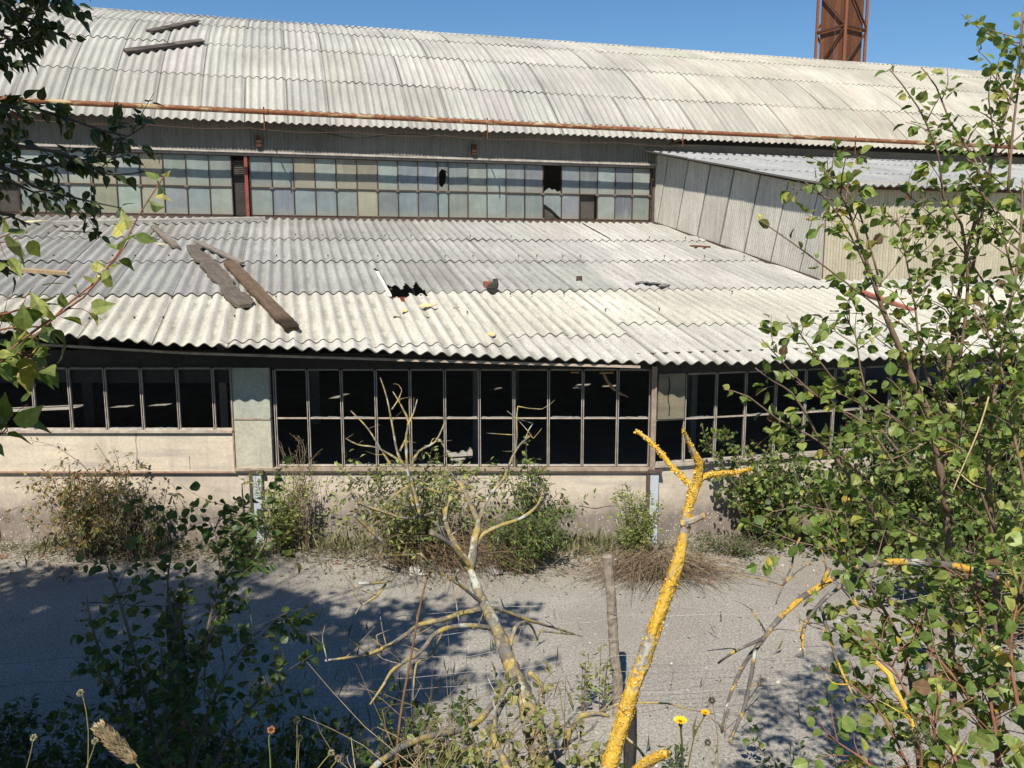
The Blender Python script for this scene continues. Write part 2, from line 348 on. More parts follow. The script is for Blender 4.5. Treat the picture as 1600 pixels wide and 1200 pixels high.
def m_pane():
    t = NT('dusty wired glass'); c = t.coord(); col = t.attr('Col').outputs['Color']; sa = t.attr('SA').outputs['Vector']
    x = t.mix(1.0, col, t.ramp(t.noise(c, 3.5, 5, .65), [(.3, .78), (.7, 1.1)]), 'MULTIPLY')
    x = t.mix(t.ramp(t.noise(t.scale(c, (14, 14, 1.5)), 1, 4, .6), [(.5, 0.0), (.75, .35)]), x, (.45, .42, .36))
    sep = t.n('ShaderNodeSeparateXYZ'); t.l(sa, sep.inputs[0])
    x = t.mix(t.ramp(sep.outputs[1], [(.0, .55), (.3, 0.0)]), x, (.36, .33, .24))
    t.fin(x, .3, .3)
    tr = t.n('ShaderNodeBsdfTranslucent'); t.l(x, tr.inputs[0]); ms = t.n('ShaderNodeMixShader'); ms.inputs[0].default_value = .25
    t.l(t.b.outputs[0], ms.inputs[1]); t.l(tr.outputs[0], ms.inputs[2]); t.l(ms.outputs[0], t.o.inputs[0])
    return t.m
M['pane'] = m_pane()
# ------------------------------------------------------------------ corrugated sheeting
def sheet(mb, place, s0, s1, path, pitch, amp, col, l0=.014, lr=.007, nper=10, lip=.011, holes=None, sref=0., path1=None, seam=.55):
    """place(s, D, z); path: list of (D, z, arc) from the low end up; path1: path at s1 (default same)"""
    ns = max(2, int(round((s1-s0)/pitch*nper))); S = np.linspace(s0, s1, ns+1); K = len(path)-1
    pa = np.asarray(path, float); pb = pa if path1 is None else np.asarray(path1, float)
    d = np.gradient(pa[:, :2], axis=0); d /= np.linalg.norm(d, axis=1)[:, None]; nD, nz = -d[:, 1], d[:, 0]
    V = []; A = []
    wob = rng.normal(size=3)*.004
    for i, s in enumerate(S):
        u = i/ns; h = math.cos(2*math.pi*(s-sref)/pitch); pp = pa*(1-u)+pb*u
        for k in range(K+1):
            f = 1-k/K
            o = amp*h+l0*f+lr*u+wob[0]*f*math.sin(3*u+wob[1]*500)
            V.append(place(s, pp[k, 0]+nD[k]*o, pp[k, 1]+nz[k]*o)); A.append((s, pp[k, 2], h*.5+.5))
    n1 = K+1; F = []
    for i in range(ns):
        for k in range(K):
            if holes:
                sm = (S[i]+S[i+1])/2; Dm = (pa[k, 0]+pa[k+1, 0])/2
                if any(hf(sm, Dm) for hf in holes): continue
            a = i*n1+k; F.append((a, a+n1, a+n1+1, a+1))
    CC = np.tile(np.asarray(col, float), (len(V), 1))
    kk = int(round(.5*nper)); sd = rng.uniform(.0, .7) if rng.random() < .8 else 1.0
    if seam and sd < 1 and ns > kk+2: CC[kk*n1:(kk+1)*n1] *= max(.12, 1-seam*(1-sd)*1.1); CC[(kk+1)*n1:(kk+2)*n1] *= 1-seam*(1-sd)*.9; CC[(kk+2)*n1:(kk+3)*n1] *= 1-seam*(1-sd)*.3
    base = len(V)
    for i in range(ns+1): V.append(V[i*n1]); A.append((A[i*n1][0], A[i*n1][1], .9))
    for i in range(ns+1):                       # lower edge lip
        p = V[i*n1]; V.append(p+np.array(place(0, -nD[0]*lip, -nz[0]*lip))-np.array(place(0, 0, 0))); A.append(A[i*n1])
    for i in range(ns):
        if holes and any(hf((S[i]+S[i+1])/2, pa[0, 0]) for hf in holes): continue
        F.append((base+i, base+ns+1+i, base+ns+2+i, base+i+1))
    b2 = len(V)
    for k in range(n1): V.append(V[ns*n1+k]); A.append(A[ns*n1+k])
    for k in range(n1):                         # right edge lip
        p = V[ns*n1+k]; V.append(p+np.array(place(0, -nD[k]*lip, -nz[k]*lip))-np.array(place(0, 0, 0))); A.append(A[ns*n1+k])
    for k in range(K): F.append((b2+k, b2+n1+k, b2+n1+k+1, b2+k+1))
    mb.add(V, F, np.vstack([CC, np.tile(np.asarray(col, float)*.3, (len(V)-len(CC), 1))]), A)  # lip faces darkened: edge shade and dirt put into the colour
WP = .177; SW = 5*WP
def pnt_in(poly):
    poly = np.asarray(poly, float)
    def f(s, D):
        c = False; n = len(poly); j = n-1
        for i in range(n):
            if (poly[i, 1] > D) != (poly[j, 1] > D) and s < (poly[j, 0]-poly[i, 0])*(D-poly[i, 1])/(poly[j, 1]-poly[i, 1])+poly[i, 0]: c = not c
            j = i
        return c
    return f
# ------------------------------------------------------------------ ground, bank
def grid(fx, x0, x1, nx, y0, y1, ny):
    V = []; F = []
    for j in range(ny+1):
        for i in range(nx+1):
            x = x0+(x1-x0)*i/nx; y = y0+(y1-y0)*j/ny; V.append((x, y, fx(x, y)))
    for j in range(ny):
        for i in range(nx):
            a = j*(nx+1)+i; F.append((a, a+1, a+nx+2, a+nx+1))
    return V, F
mb = MB(); mb.add(*grid(lambda x, y: 0.0, -800, 800, 4, -400, 1200, 4)); g = mb.build('ground', M['ground']); g['kind'] = 'structure'
def bankz(x, y):
    t = min(max((y-.9)/(4.9-.9+.25*math.sin(x*.9)), 0), 1); t = t*t*(3-2*t)
    return 2.15*(1-t)-.03+.07*math.sin(2.1*x+.7*y)*math.sin(1.7*y+.4*x)*(1-t)+.03*math.sin(7*x)*math.sin(6*y)*(1-t)
mb = MB(); mb.add(*grid(bankz, -14, 14, 140, -6, 5.6, 70)); g = mb.build('grass_bank', M['soil'], smooth=True); g['kind'] = 'structure'
# ------------------------------------------------------------------ main hall
hall = empty('factory_hall', hp(2, DW, -H)); tag(hall, 'long derelict factory hall under a barrel roof of pale corrugated sheets', 'building')
def arc(a): ph = PH0-a/RAD; return DE+RAD*(math.sin(PH0)-math.sin(ph)), ZE+RAD*(math.cos(ph)-math.cos(PH0))
S_L, S_R = -15.9, 36.0
mb = MB(); nrow = 8
s0 = S_L; ish = 0
while s0 < S_R:
    for k in range(nrow):
        a0 = k*LROW-(.0 if k == 0 else .02)+rng.normal()*.006; a1 = (k+1)*LROW+.14
        path = [(*arc(a0+(a1-a0)*j/5), a0+(a1-a0)*j/5) for j in range(6)]
        warm = min(max((s0-6)/8, 0), 1)
        base = np.array([.425, .408, .36])*(1-warm)+np.array([.45, .412, .34])*warm
        base = base*rng.uniform(.9, 1.06)*rng.uniform(.985, 1.015, 3)*(.95 if k in (0,) else 1.0)
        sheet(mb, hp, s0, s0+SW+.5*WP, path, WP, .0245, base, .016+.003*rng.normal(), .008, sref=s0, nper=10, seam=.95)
    s0 += SW
mb.build('barrel_roof', M['roof'], hall, smooth=True)
mb = MB()   # far side of the vault and inner skin
V = []; F = []
AT = 2*PH0*RAD; ks = np.linspace(.6, AT+.1, 40)
for a in ks: D, z = arc(a); V += [hp(S_L, D, z-.09), hp(S_R+1, D, z-.09)]
for i in range(39): F.append((2*i, 2*i+1, 2*i+3, 2*i+2))
mb.add(V, F, (1, 1, 1)); mb.build('roof_lining', M['dark'], hall)
mb = MB(); hbox(mb, S_L-.2, S_L, DW, DE+2*(DW-DE)+26, -H, ZE); DFAR = DE+2*RAD*math.sin(PH0)-.45
V = [hp(S_L, *arc(a)) for a in ks]; mb.add(V, [tuple(range(40))], (1, 1, 1)); V = [hp(S_R+.9, *arc(a)) for a in ks]; mb.add(V, [tuple(range(40))], (1, 1, 1))
hbox(mb, S_R+.9, S_R+1.1, DW, DFAR, -H, ZE); hbox(mb, S_L, S_R+.9, DFAR, DFAR+.2, -H, ZE+.2)
mb.build('gable_wall', M['dark'], hall)
mb = MB(); hbox(mb, S_L, S_R+.8, 10.9+2.5, DFAR, -H+.004, -H+.012); mb.build('interior_floor', M['floor'], hall)
# corrugated fascia above the windows
mb = MB(); FP = .0762
def fas(s, D, z): return hp(s, DW-.06-D, z)
s0 = S_L
while s0 < 9.0:
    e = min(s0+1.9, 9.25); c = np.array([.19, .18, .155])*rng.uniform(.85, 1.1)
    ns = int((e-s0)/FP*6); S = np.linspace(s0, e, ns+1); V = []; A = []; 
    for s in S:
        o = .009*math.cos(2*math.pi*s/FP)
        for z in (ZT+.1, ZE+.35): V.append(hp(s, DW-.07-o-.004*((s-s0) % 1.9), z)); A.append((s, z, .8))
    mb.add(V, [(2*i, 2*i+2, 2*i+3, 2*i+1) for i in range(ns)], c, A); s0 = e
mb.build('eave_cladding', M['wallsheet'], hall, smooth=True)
mb = MB(); hbox(mb, S_L, 9.1, DW-.13, DW-.02, ZT+.055, ZT+.1, (1, 1, 1)); hbox(mb, S_L, 9.1, DW-.09, DW-.02, ZT+.0, ZT+.045, (.6, .6, .6)); mb.build('window_head_rail', M['steel'], hall)
mb = MB(); hbox(mb, S_L, 9.15, DW-.08, DW+.06, ZB-.085, ZB-.03); mb.build('window_sill', M['darksteel'], hall)
mb = MB(); hbox(mb, S_L, 36, DW+.06, DW+.2, ZB-.6, ZB-.1); hbox(mb, S_L, 36, DW+.06, DW+.2, ZT+.06, ZE-.02)
mb.build('wall_beam', M['dark'], hall)
# posts between the lights
GLASS = [(.27, .3, .27), (.22, .25, .245), (.3, .295, .21), (.2, .225, .24), (.235, .27, .25), (.32, .3, .22)]
def clerestory(s0, n, part_last, missing, cols, frame_mat, shards=(), mesh_open=()):
    """n panes wide, two high; a window part with panes and a wire screen as sub-parts"""
    f = MB(); s1 = s0+n*PU+(part_last or 0); w = .016
    edges = [s0+i*PU for i in range(n+1)]+([s1] if part_last else [])
    for e in edges: hbox(f, e-w/2, e+w/2, DW-.03, DW+.02, ZB, ZT, (.75, .62, .52) if rng.random() < .5 else (.45, .32, .27))
    for a, b in zip(edges[:-1], edges[1:]):
        hbox(f, a+w/2, b-w/2, DW-.032, DW+.015, ZM-.011, ZM+.011, (.8, .72, .64))
        hbox(f, a+w/2, b-w/2, DW-.032, DW+.015, ZB-.028, ZB+.012, (.55, .38, .33)); hbox(f, a+w/2, b-w/2, DW-.032, DW+.015, ZT-.012, ZT, (.5, .45, .4))
        if rng.random() < .6: hbox(f, b-.05, b+.03, DW-.036, DW-.033, ZM-.03, ZM+.012, (1.6, 1.6, 1.55))
        if rng.random() < .4: hbox(f, b-.03, b+.03, DW-.036, DW-.033, ZB-.01, ZB+.03, (1.6, 1.6, 1.55))
    win = f.build('window', frame_mat, hall)
    p = MB()
    for r, (za, zb) in enumerate(((ZB+.012, ZM-.011), (ZM+.011, ZT-.012))):
        for i, (a, b) in enumerate(zip(edges[:-1], edges[1:])):
            if (i, r) in missing: continue
            c = np.array(cols(i, r))*rng.uniform(.85, 1.4)*rng.uniform(.95, 1.05, 3)
            dy = rng.normal()*.004; dz = rng.normal()*.004
            Q = [hp(a+w/2, DW+dy, za), hp(b-w/2, DW+dz, za), hp(b-w/2, DW+dz, zb), hp(a+w/2, DW+dy, zb)]
            if (i, r) in dict(shards):
                P0 = dict(shards)[(i, r)]
                Q = [hp(a+w/2+(b-a-w)*u, DW+dy, za+(zb-za)*v) for u, v in P0]
                p.add(Q, [tuple(range(len(Q)))], c, [(u, v, 0) for u, v in P0])
            else: p.add(Q, [(0, 1, 2, 3)], c, [(0, 0, 0), (1, 0, 0), (1, 1, 0), (0, 1, 0)])
    p.build('pane', M['pane'], win)
    if mesh_open:
        q = MB()
        for i, r in mesh_open:
            a, b = edges[i], edges[i+1]; za, zb = ((ZB, ZM), (ZM, ZT))[r]; st = .042
            nx = int((b-a)/st); nz = int((zb-za)/(st*.87))
            for jz in range(nz):
                for jx in range(nx):
                    cx = a+(jx+.5*(jz % 2))*st; z = za+jz*st*.87
                    for dx in (-.5, .5): bar(q, hp(cx, DW+.08, z), hp(cx+dx*st, DW+.08, z+st*.58), .004, .004)
                    bar(q, hp(cx+.5*st, DW+.08, z+st*.58), hp(cx+.5*st, DW+.08, z+st*.87), .004, .004)
        q.build('wire_screen', M['steel'], win)
    return win
pick = lambda i, r: GLASS[int(rng.integers(0, 6))]
clerestory(-1.096-14*PU, 14, 0, {(4, 0), (2, 0)}, lambda i, r: GLASS[[2, 0, 2, 4, 1, 0, 3, 0][i % 8]], M['darksteel'], mesh_open=[(4, 0), (2, 0)])
clerestory(-.7175, 9, .245, set(), lambda i, r: GLASS[1 + (i % 2)*2] if i < 5 and r == 0 else (GLASS[[3, 1, 5, 0, 5, 5, 4, 3, 3][min(i, 8)]]), M['darksteel'],
           shards={(9, 1): [(0, 0), (1, 0), (1, .62), (.8, .7), (.86, .5), (.75, .3), (.4, .12), (.12, .2), (.1, .62), (.4, .78), (.8, .72), (1, .66), (1, 1), (0, 1)]}.items())
clerestory(3.6649, 11, 0, {(7, 0)}, lambda i, r: GLASS[[4, 0, 4, 1, 1, 4, 3, 1, 4, 3, 0][i]], M['darksteel'],
           shards={(5, 1): [(0, 0), (1, 0), (.96, .1), (.8, .06), (.62, .16), (.5, .12), (.34, .2), (.12, .1), (.04, .04)], (5, 0): [(0, 1), (0, .62), (.45, .4), (1, .02), (1, 1)]}.items(), mesh_open=[(5, 0), (7, 0)])
mb = MB(); hbox(mb, -1.06, -.735-.02, DW-.02, DW+.0, ZB-.03, ZT, (.25, .2, .2)); mb2 = MB()
mb = MB()
for s in (-.79,): hbox(mb, s-.035, s+.035, DW-.06, DW+.04, ZB-.03, ZT, (1.3, 1, 1))
mb.build('red_post', M['redsteel'], hall)
q = MB()
for jz in range(28):
    for jx in range(7):
        cx = -1.06+(jx+.5*(jz % 2))*.042; z = ZB+jz*.042
        for dx in (-.5, .5): bar(q, hp(cx, DW+.06, z), hp(cx+dx*.042, DW+.06, z+.026), .004, .004)
q.build('wire_screen', M['steel'], hall)
mb = MB(); hbox(mb, 8.78, 8.84, DW-.05, DW+.03, ZB-.03, ZT); mb.build('end_post', M['darksteel'], hall)
# gutter held off the eave on brackets
gD = DE-.42
def gz(s): return 3.02-.003*s
mb = MB(); c = 1
pts = [hp(s, gD, gz(s)) for s in np.arange(S_L, S_R, .5)]
tube(mb, pts, .052, 12, (.9, .9, .9), smooth=False)
for s in np.arange(S_L+1.2, S_R, 2.4): tube(mb, [hp(s-.04, gD, gz(s)), hp(s+.04, gD, gz(s))], .058, 12, (.9, .8, .75), smooth=False)
gut = mb.build('rain_gutter', M['gutter'], hall, smooth=True)
for s in list(np.arange(-14.6, 36, 4.75)):
    b = MB(); bar(b, hp(s, gD, gz(s)-.36), hp(s, gD, gz(s)+.1), .022, .03, (.6, .5, .4)); bar(b, hp(s, gD, gz(s)-.16), hp(s, DW-.12, gz(s)-.2), .02, .02, (.6, .5, .4)); hbox(b, s-.15-.05, s-.15+.05, DW-.2, DW-.1, gz(s)-.62, gz(s)-.38, (.3, .3, .3))
    b.build('gutter_bracket', M['rust'], gut)
b = MB()
for k in range(9):
    a = -9+k*2.1; tube(b, [hp(a, DE+.05, ZE-.12), hp(a+1, DE+.04, ZE-.16), hp(a+2.1, DE+.05, ZE-.11)], .007, 5, (1, .8, .7))
tube(b, [hp(.6, DE+.2, ZE-.05), hp(1.5, DE+.16, ZE-.22), hp(2.6, DE+.12, ZE-.1), hp(3.6, DE+.1, ZE-.16)], .008, 5, (.3, .3, .3))
b.build('eave_cable', M['darksteel'], hall)
# ------------------------------------------------------------------ right roof box (dormer annex)
cB = sD(on_roof(1017, 347)); cF = sD(on_roof(1285, 440))
PF = on_roof(1285, 440); ztF = atY(1293, 291, PF[1])[2]-H; ztB = atD(1050, 237, DW-.15)[2]-H
ann = empty('roof_annex', hp(cF[0], cF[1], roofz(cF[1]))); tag(ann, 'box shaped annex of thin corrugated sheets rising from the lower roof on the right', 'roof extension')
mb = MB(); sp = .064; FA = (cF[1]-cB[1]); LEAN = .27
def side_pt(D, z, o): u = (D-cB[1])/FA; return hp(cB[0]+(cF[0]-cB[0])*u-o, D, z)
def side_top(D): return ztB+(ztF-ztB)*(D-cB[1])/FA
Dn = cB[1]+.55
while Dn > cF[1]-.45:
    De_ = Dn-.84; c = np.array([.47, .445, .39])*rng.uniform(.9, 1.08); V = []; A = []; m = 78; CW = []; rows_ = []
    for i in range(m+2):
        last = i == m+1; D = Dn+(De_-Dn)*min(i, m)/m; o = .008*math.cos(2*math.pi*D/sp)+.014*min(i, m)/m
        if last: o = -.03
        zlo = roofz(D)-.05; h = side_top(D)-zlo
        # meet the sloping verge along the leaning line
        t1 = h/(1-LEAN*(ztB-ztF)/FA)
        Da, za, Db, zb_ = D, zlo, D-LEAN*t1, zlo+t1
        if Db < cF[1]: f = (cF[1]-Da)/(Db-Da) if abs(Db-Da) > 1e-6 else 0; f = max(0, min(1, f)); Db, zb_ = Da+(Db-Da)*f, za+(zb_-za)*f
        if Da < cF[1]: continue
        V += [side_pt(Da, za, o), side_pt(Db, zb_, o)]; A += [(Da, za, .8), (Db, zb_, .8)]
        k_ = .15 if i == 0 else .55 if i == 1 else .5 if i >= m else 1.0; CW += [c*k_, c*k_]
    n_ = len(V)//2
    if n_ > 1: mb.add(V, [(2*i, 2*i+1, 2*i+3, 2*i+2) for i in range(n_-1)], np.array(CW), A)
    Dn = De_
mb.build('side_wall', M['wallsheet'], ann)
mb = MB(); sE = 20.0; m = int((sE-cF[0])/sp*6); j = 0; s0 = cF[0]
while s0 < sE:
    e = s0+1.06; c = np.array([.46, .41, .3])*rng.uniform(.92, 1.06); V = []; A = []; k = int((e-s0)/sp*6)
    for i in range(k+1):
        s = s0+(e-s0)*i/k; o = .008*math.cos(2*math.pi*s/sp)+.01*i/k
        for z in (roofz(cF[1])-.02, ztF+.1): V.append(hp(s, cF[1]-o, z)); A.append((s, z, .8))
    mb.add(V, [(2*i, 2*i+2, 2*i+3, 2*i+1) for i in range(k)], c, A); s0 = e
mb.build('front_wall', M['wallsheet'], ann)
mb = MB(); k = (ztB-ztF)/(cB[1]-cF[1]); s0 = cF[0]-.3; oh = .25
while s0 < sE:
    for r in range(3):
        D0 = cF[1]-oh+r*2.15-(.1 if r else 0); D1 = cF[1]-oh+(r+1)*2.15
        if r == 2: D1 = 19.2
        path = [(D0+(D1-D0)*j/3, ztF+.05+k*(D0+(D1-D0)*j/3-cF[1]), D0+(D1-D0)*j/3) for j in range(4)]
        # skewed left edge: follow the side wall
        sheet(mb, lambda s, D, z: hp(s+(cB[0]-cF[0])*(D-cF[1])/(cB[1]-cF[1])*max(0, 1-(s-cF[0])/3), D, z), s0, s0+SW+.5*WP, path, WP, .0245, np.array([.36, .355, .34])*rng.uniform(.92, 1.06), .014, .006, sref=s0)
    s0 += SW
mb.build('annex_roof', M['roof2'], ann, smooth=True)
mb = MB(); P0 = hp(cB[0]-.02, cB[1]-.2, ztB-.03); P1 = hp(cF[0]-.03, cF[1]-.1, ztF-.03); bar(mb, P0, P1, .03, .05, (.5, .5, .5)); bar(mb, hp(cF[0]-.1, cF[1]-.06, ztF+.0), hp(sE, cF[1]-.06, ztF), .05, .08, (.8, .5, .4))
mb.build('verge_board', M['darksteel'], ann)
mb = MB(); bar(mb, hp(cB[0]-.01, cB[1], roofz(cB[1])+.02), hp(cF[0]-.03, cF[1], roofz(cF[1])+.02), .05, .05); mb.build('flashing', M['darksteel'], ann)
mb = MB(); bar(mb, hp(cF[0]-.02, cF[1]-.02, roofz(cF[1])), hp(cF[0]-.02, cF[1]-.02, ztF+.03), .012, .012, (.6, .5, .45)); mb.build('corner_strip', M['rust'], ann)
# ------------------------------------------------------------------ lean-to
YG = 10.72
lean = empty('lean_to_shed', (0, YG, 0)); tag(lean, 'low lean-to shed along the hall with a corrugated roof and empty steel windows', 'building')
EX = [(-700, 500), (-300, 508), (0, 517), (110, 524), (223, 534), (395, 542), (600, 548), (800, 558), (1000, 566), (1150, 568)]
EPT = [sD(on_roof(*p)) for p in EX]; EPT.append((7.0, EPT[-1][1])); EPT.append((40., EPT[-1][1]))
es = np.array([p[0] for p in EPT]); eD = np.array([p[1] for p in EPT]); o_ = np.argsort(es); es, eD = es[o_], eD[o_]
def eave(s): return float(np.interp(s, es, eD))
hole_px = [(584, 422), (592, 424), (604, 444), (611, 449), (620, 449), (628, 453), (634, 447), (644, 450), (650, 442), (655, 449), (664, 453), (668, 459), (640, 462), (632, 466), (634, 475), (628, 474), (620, 464), (612, 466), (604, 460)]
HOLES = [pnt_in([sD(on_roof(*p)) for p in hole_px])]
def floor_to_roof(px, py):     # walk back along the sun from a lit spot on the floor to the roof
    P = atZ(px, py, .012); s, D = sD(P); sd = sD(SUN); z = P[2]-H
    t = (roofz(D)-z)/(SUN[2]-KR*sd[1]); return s+sd[0]*t, D+sd[1]*t
HOLES += [pnt_in([floor_to_roof(*p) for p in q]) for q in ([(222, 632), (240, 627), (264, 628), (250, 633)], [(283, 630), (296, 626), (318, 627), (305, 631)], [(514, 621), (522, 618), (520, 620)])]
dA = sD(on_roof(600, 458.5))[1]; dB = sD(on_roof(600, 410))[1]; dC = sD(on_roof(600, 375.5))[1]
rows = [dA, dB, dC, DW+.02]
# where the bottom row stops over the extension sheets, by picture column
ext = [(380, 520, 534), (520, 640, 540), (640, 770, 541), (770, 860, 524), (860, 985, 525), (985, 1700, 506)]
mb = MB()
def lp(s, D, z): return hp(s, D, z)
def rowpath(d0, d1, n): return [(d0+(d1-d0)*j/n, roofz(d0+(d1-d0)*j/n), d0+(d1-d0)*j/n) for j in range(n+1)]
s0 = -15.0
while s0 < 20:
    sm = s0+SW/2; s1 = s0+SW+.5*WP
    e0, e1 = eave(s0), eave(s1); em = eave(sm)
    pe = CAMP  # picture column of this sheet at the eave
    P = hp(sm, em, roofz(em)); px = 800+FPX*P[0]/(P[1]*CP-(P[2]-H)*SP)
    lowD = None
    for a, b, y in ext:
        if a <= px < b: lowD = sD(on_roof(px, y))[1]
    jit = rng.normal()*.01
    cream = np.array([.57, .53, .445])*rng.uniform(.93, 1.05)
    gry = lambda: np.array([.345, .34, .325])*rng.uniform(.84, 1.1)*rng.uniform(.985, 1.015, 3)
    tg = min(max((s0-1.5)/5.5, 0), 1); tg = tg*tg*(3-2*tg); gc = np.array([.35, .338, .31])*(1-tg)+np.array([.45, .43, .385])*tg
    gry = lambda: gc*rng.uniform(.86, 1.1)*rng.uniform(.985, 1.015, 3)
    hl = HOLES if s1 > -9 and s0 < 3 else None
    if lowD:
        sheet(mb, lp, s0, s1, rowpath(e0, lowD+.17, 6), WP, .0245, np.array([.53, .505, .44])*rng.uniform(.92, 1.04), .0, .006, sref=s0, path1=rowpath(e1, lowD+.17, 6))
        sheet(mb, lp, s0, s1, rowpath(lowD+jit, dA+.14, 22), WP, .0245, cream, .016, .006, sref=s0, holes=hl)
    else:
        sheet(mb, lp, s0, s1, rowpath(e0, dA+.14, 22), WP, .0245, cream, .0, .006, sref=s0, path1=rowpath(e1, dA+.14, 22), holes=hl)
    for r in range(3):
        d0 = rows[r]+rng.normal()*.012; d1 = rows[r+1]+(.14 if r < 2 else 0)
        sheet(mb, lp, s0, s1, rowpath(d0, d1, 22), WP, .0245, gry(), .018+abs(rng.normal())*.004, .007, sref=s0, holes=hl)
    s0 += SW
mb.build('lean_to_roof', M['roof2'], lean, smooth=True)
# bolts on the sheets
for d_ in (dA-.35, dB-.0+.25, dC+.2, dA-1.3):
    for s in np.arange(-10, 12, WP*2.5):
        if rng.random() < .4:
            s_ = round(s/WP)*WP; P = hp(s_, d_+rng.normal()*.02, roofz(d_)+.05); mb = MB(); tube(mb, [P, P+np.array([0, 0, .03])], [.014, .01], 6, (.5, .45, .4), smooth=False); mb.build('roof_bolt', M['darksteel'], lean)
# purlins and rafters seen through the hole
mb = MB()
for d_ in (dA+.02, dB+.05, dC+.05): bar(mb, hp(-12, d_, roofz(d_)-.11), hp(20, d_, roofz(d_)-.11), .06, .09, (1.2, 1, 1))
mb.build('purlin', M['redsteel'], lean)
# walls: middle bay (faces the camera), left bay, right bay (turned along the hall)
def X(px, Y=YG, py=650): return atY(px, py, Y)[0]
def Zp(py, Y=YG, px=700): return atY(px, py, Y)[2]-H
GZ = -H
zs, zm_, zt_ = Zp(729), Zp(654), Zp(578)
xL, x1, x2, x3 = -14.0, X(368, py=690), X(427), X(1020)
mb = MB()
zl = Zp(735); zl2 = Zp(672, px=200)
xs_ = np.linspace(x1, x3+.0, 9)
for a, b in zip(xs_[:-1], xs_[1:]): wbox(mb, a, b, YG, YG+.2, GZ-.1, zl-.004, np.array([1, 1, 1])*rng.uniform(.97, 1.03))
xs_ = np.linspace(xL, x1, 10)
for a, b in zip(xs_[:-1], xs_[1:]):
    wbox(mb, a, b, YG+.02, YG+.22, GZ-.1, zl-.03, np.array([1, .99, .98])*rng.uniform(.97, 1.02))
    wbox(mb, a, b, YG-.01, YG+.2, zl-.01, zl2-.035, np.array([1.08, 1.08, 1.05])*rng.uniform(.97, 1.02))
mb.build('front_wall', M['plaster'], lean)
mb = MB(); wbox(mb, x1, x3, YG-.05, YG+.16, zl+.0, zs-.012, (.9, .8, .7)); wbox(mb, x1, x3, YG-.035, YG+.14, zl-.028, zl-.006, (.4, .36, .33)); wbox(mb, xL, x1-.005, YG-.03, YG+.05, zl-.03, zl-.012, (.9, .62, .52)); wbox(mb, xL, x1-.004, YG-.05, YG+.16, zl2-.03, zl2, (1.1, 1.05, 1))
mb.build('sill_ledge', M['steel'], lean)
zfas = Zp(574)
mb = MB(); wbox(mb, xL, x1, YG+.06, YG+.1, Zp(599, px=200), Zp(548, px=200)); wbox(mb, x1, x3, YG, YG+.05, zt_+.02, Zp(552)); mb.build('head_panel', M['nearblack'], lean)
# rail under the eave
mb = MB()
px_ = [(-700, 527), (0, 535), (110, 541), (300, 552), (620, 562), (1000, 573)]
prev = None
for a, b in zip(px_[:-1], px_[1:]):
    Pa = atY(*a, 10.32); Pb = atY(*b, 10.38); bar(mb, Pa, Pb, .05, .03, np.array([1.15, 1.05, .95])*rng.uniform(.8, 1.1))
mb.build('eave_rail', M['steel'], lean)
def lower_window(edges_top, edges_bot, place, zlo, zmid, zhi, name_col=(1, 1, 1)):
    f = MB()
    for xa in edges_bot:
        for o in (-.0125, .0125):
            V0, V1 = place(xa+o, zlo), place(xa+o, zhi); bar(f, V0, V1, .009, .03, (1, 1, 1), up=(0, 1, 0))
        bar(f, place(xa, zlo, .025), place(xa, zhi, .025), .034, .01, (.25, .22, .2), up=(0, 1, 0))
    if zmid is not None:
        for a, b in zip(edges_bot[:-1], edges_bot[1:]): bar(f, place(a+.024, zmid), place(b-.024, zmid), .022, .018, (1.1, 1, .92))
    for a, b in zip(edges_bot[:-1], edges_bot[1:]): bar(f, place(a+.024, zlo+.01), place(b-.024, zlo+.01), .035, .022, (1.1, 1.1, 1.1)); bar(f, place(a+.024, zhi), place(b-.024, zhi), .035, .025, (.6, .6, .6))
    w = f.build('window', M['steel'], lean)
    g = MB()   # broken glass still held in the putty
    for a, b in zip(edges_bot[:-1], edges_bot[1:]):
        for z in ([zlo+.02] + ([zmid+.012] if zmid is not None else [])):
            if rng.random() < .6:
                k = 7; t = np.sort(np.r_[0, 1, rng.random(k)]); hh = np.r_[.003, rng.uniform(.003, .016, k), .003]
                V = [place(a+.03+(b-a-.06)*u, z) for u in t]+[place(a+.03+(b-a-.06)*u, z+h) for u, h in zip(t, hh)]
                m_ = len(t); g.add(V, [(i, i+1, m_+i+1, m_+i) for i in range(m_-1)], (.3, .33, .34), [(0, 1, 0)]*len(V))
    g.build('glass_shard', M['pane'], w)
    return w
flat = lambda x, z, d=0: np.array([x, YG+.03+d, z+H])
mid_edges = [X(p) for p in (430, 481.5, 534, 587.5, 641, 695, 749, 803, 857, 910.5, 965, 1016)]
lower_window(None, mid_edges, flat, zs, zm_, zt_)
left_edges = [X(p, py=640) for p in (-174, -118, -61, -4, 52.5, 109, 165, 221.5, 278, 333.6, 366)]
lower_window(None, left_edges, flat, zl2, None, Zp(576, px=200))
mb = MB(); wbox(mb, x1+.004, x2-.03, YG-.03, YG+.06, zl+.0, zm_-.008, (1.15, 1.12, 1.05)); wbox(mb, x1+.004, x2-.03, YG-.03, YG+.06, zm_+.012, zt_+.03, (.95, 1, 1)); mb.build('wall_panel', M['panel'], lean)
mb = MB(); wbox(mb, x1-.02, x1+.0, YG-.05, YG+.05, zl-.03, zt_+.02, (.8, .7, .6)); wbox(mb, x1+.004, x2-.03, YG-.045, YG-.032, zm_-.004, zm_+.008, (1.2, 1.1, 1)); mb.build('panel_strip', M['steel'], lean)
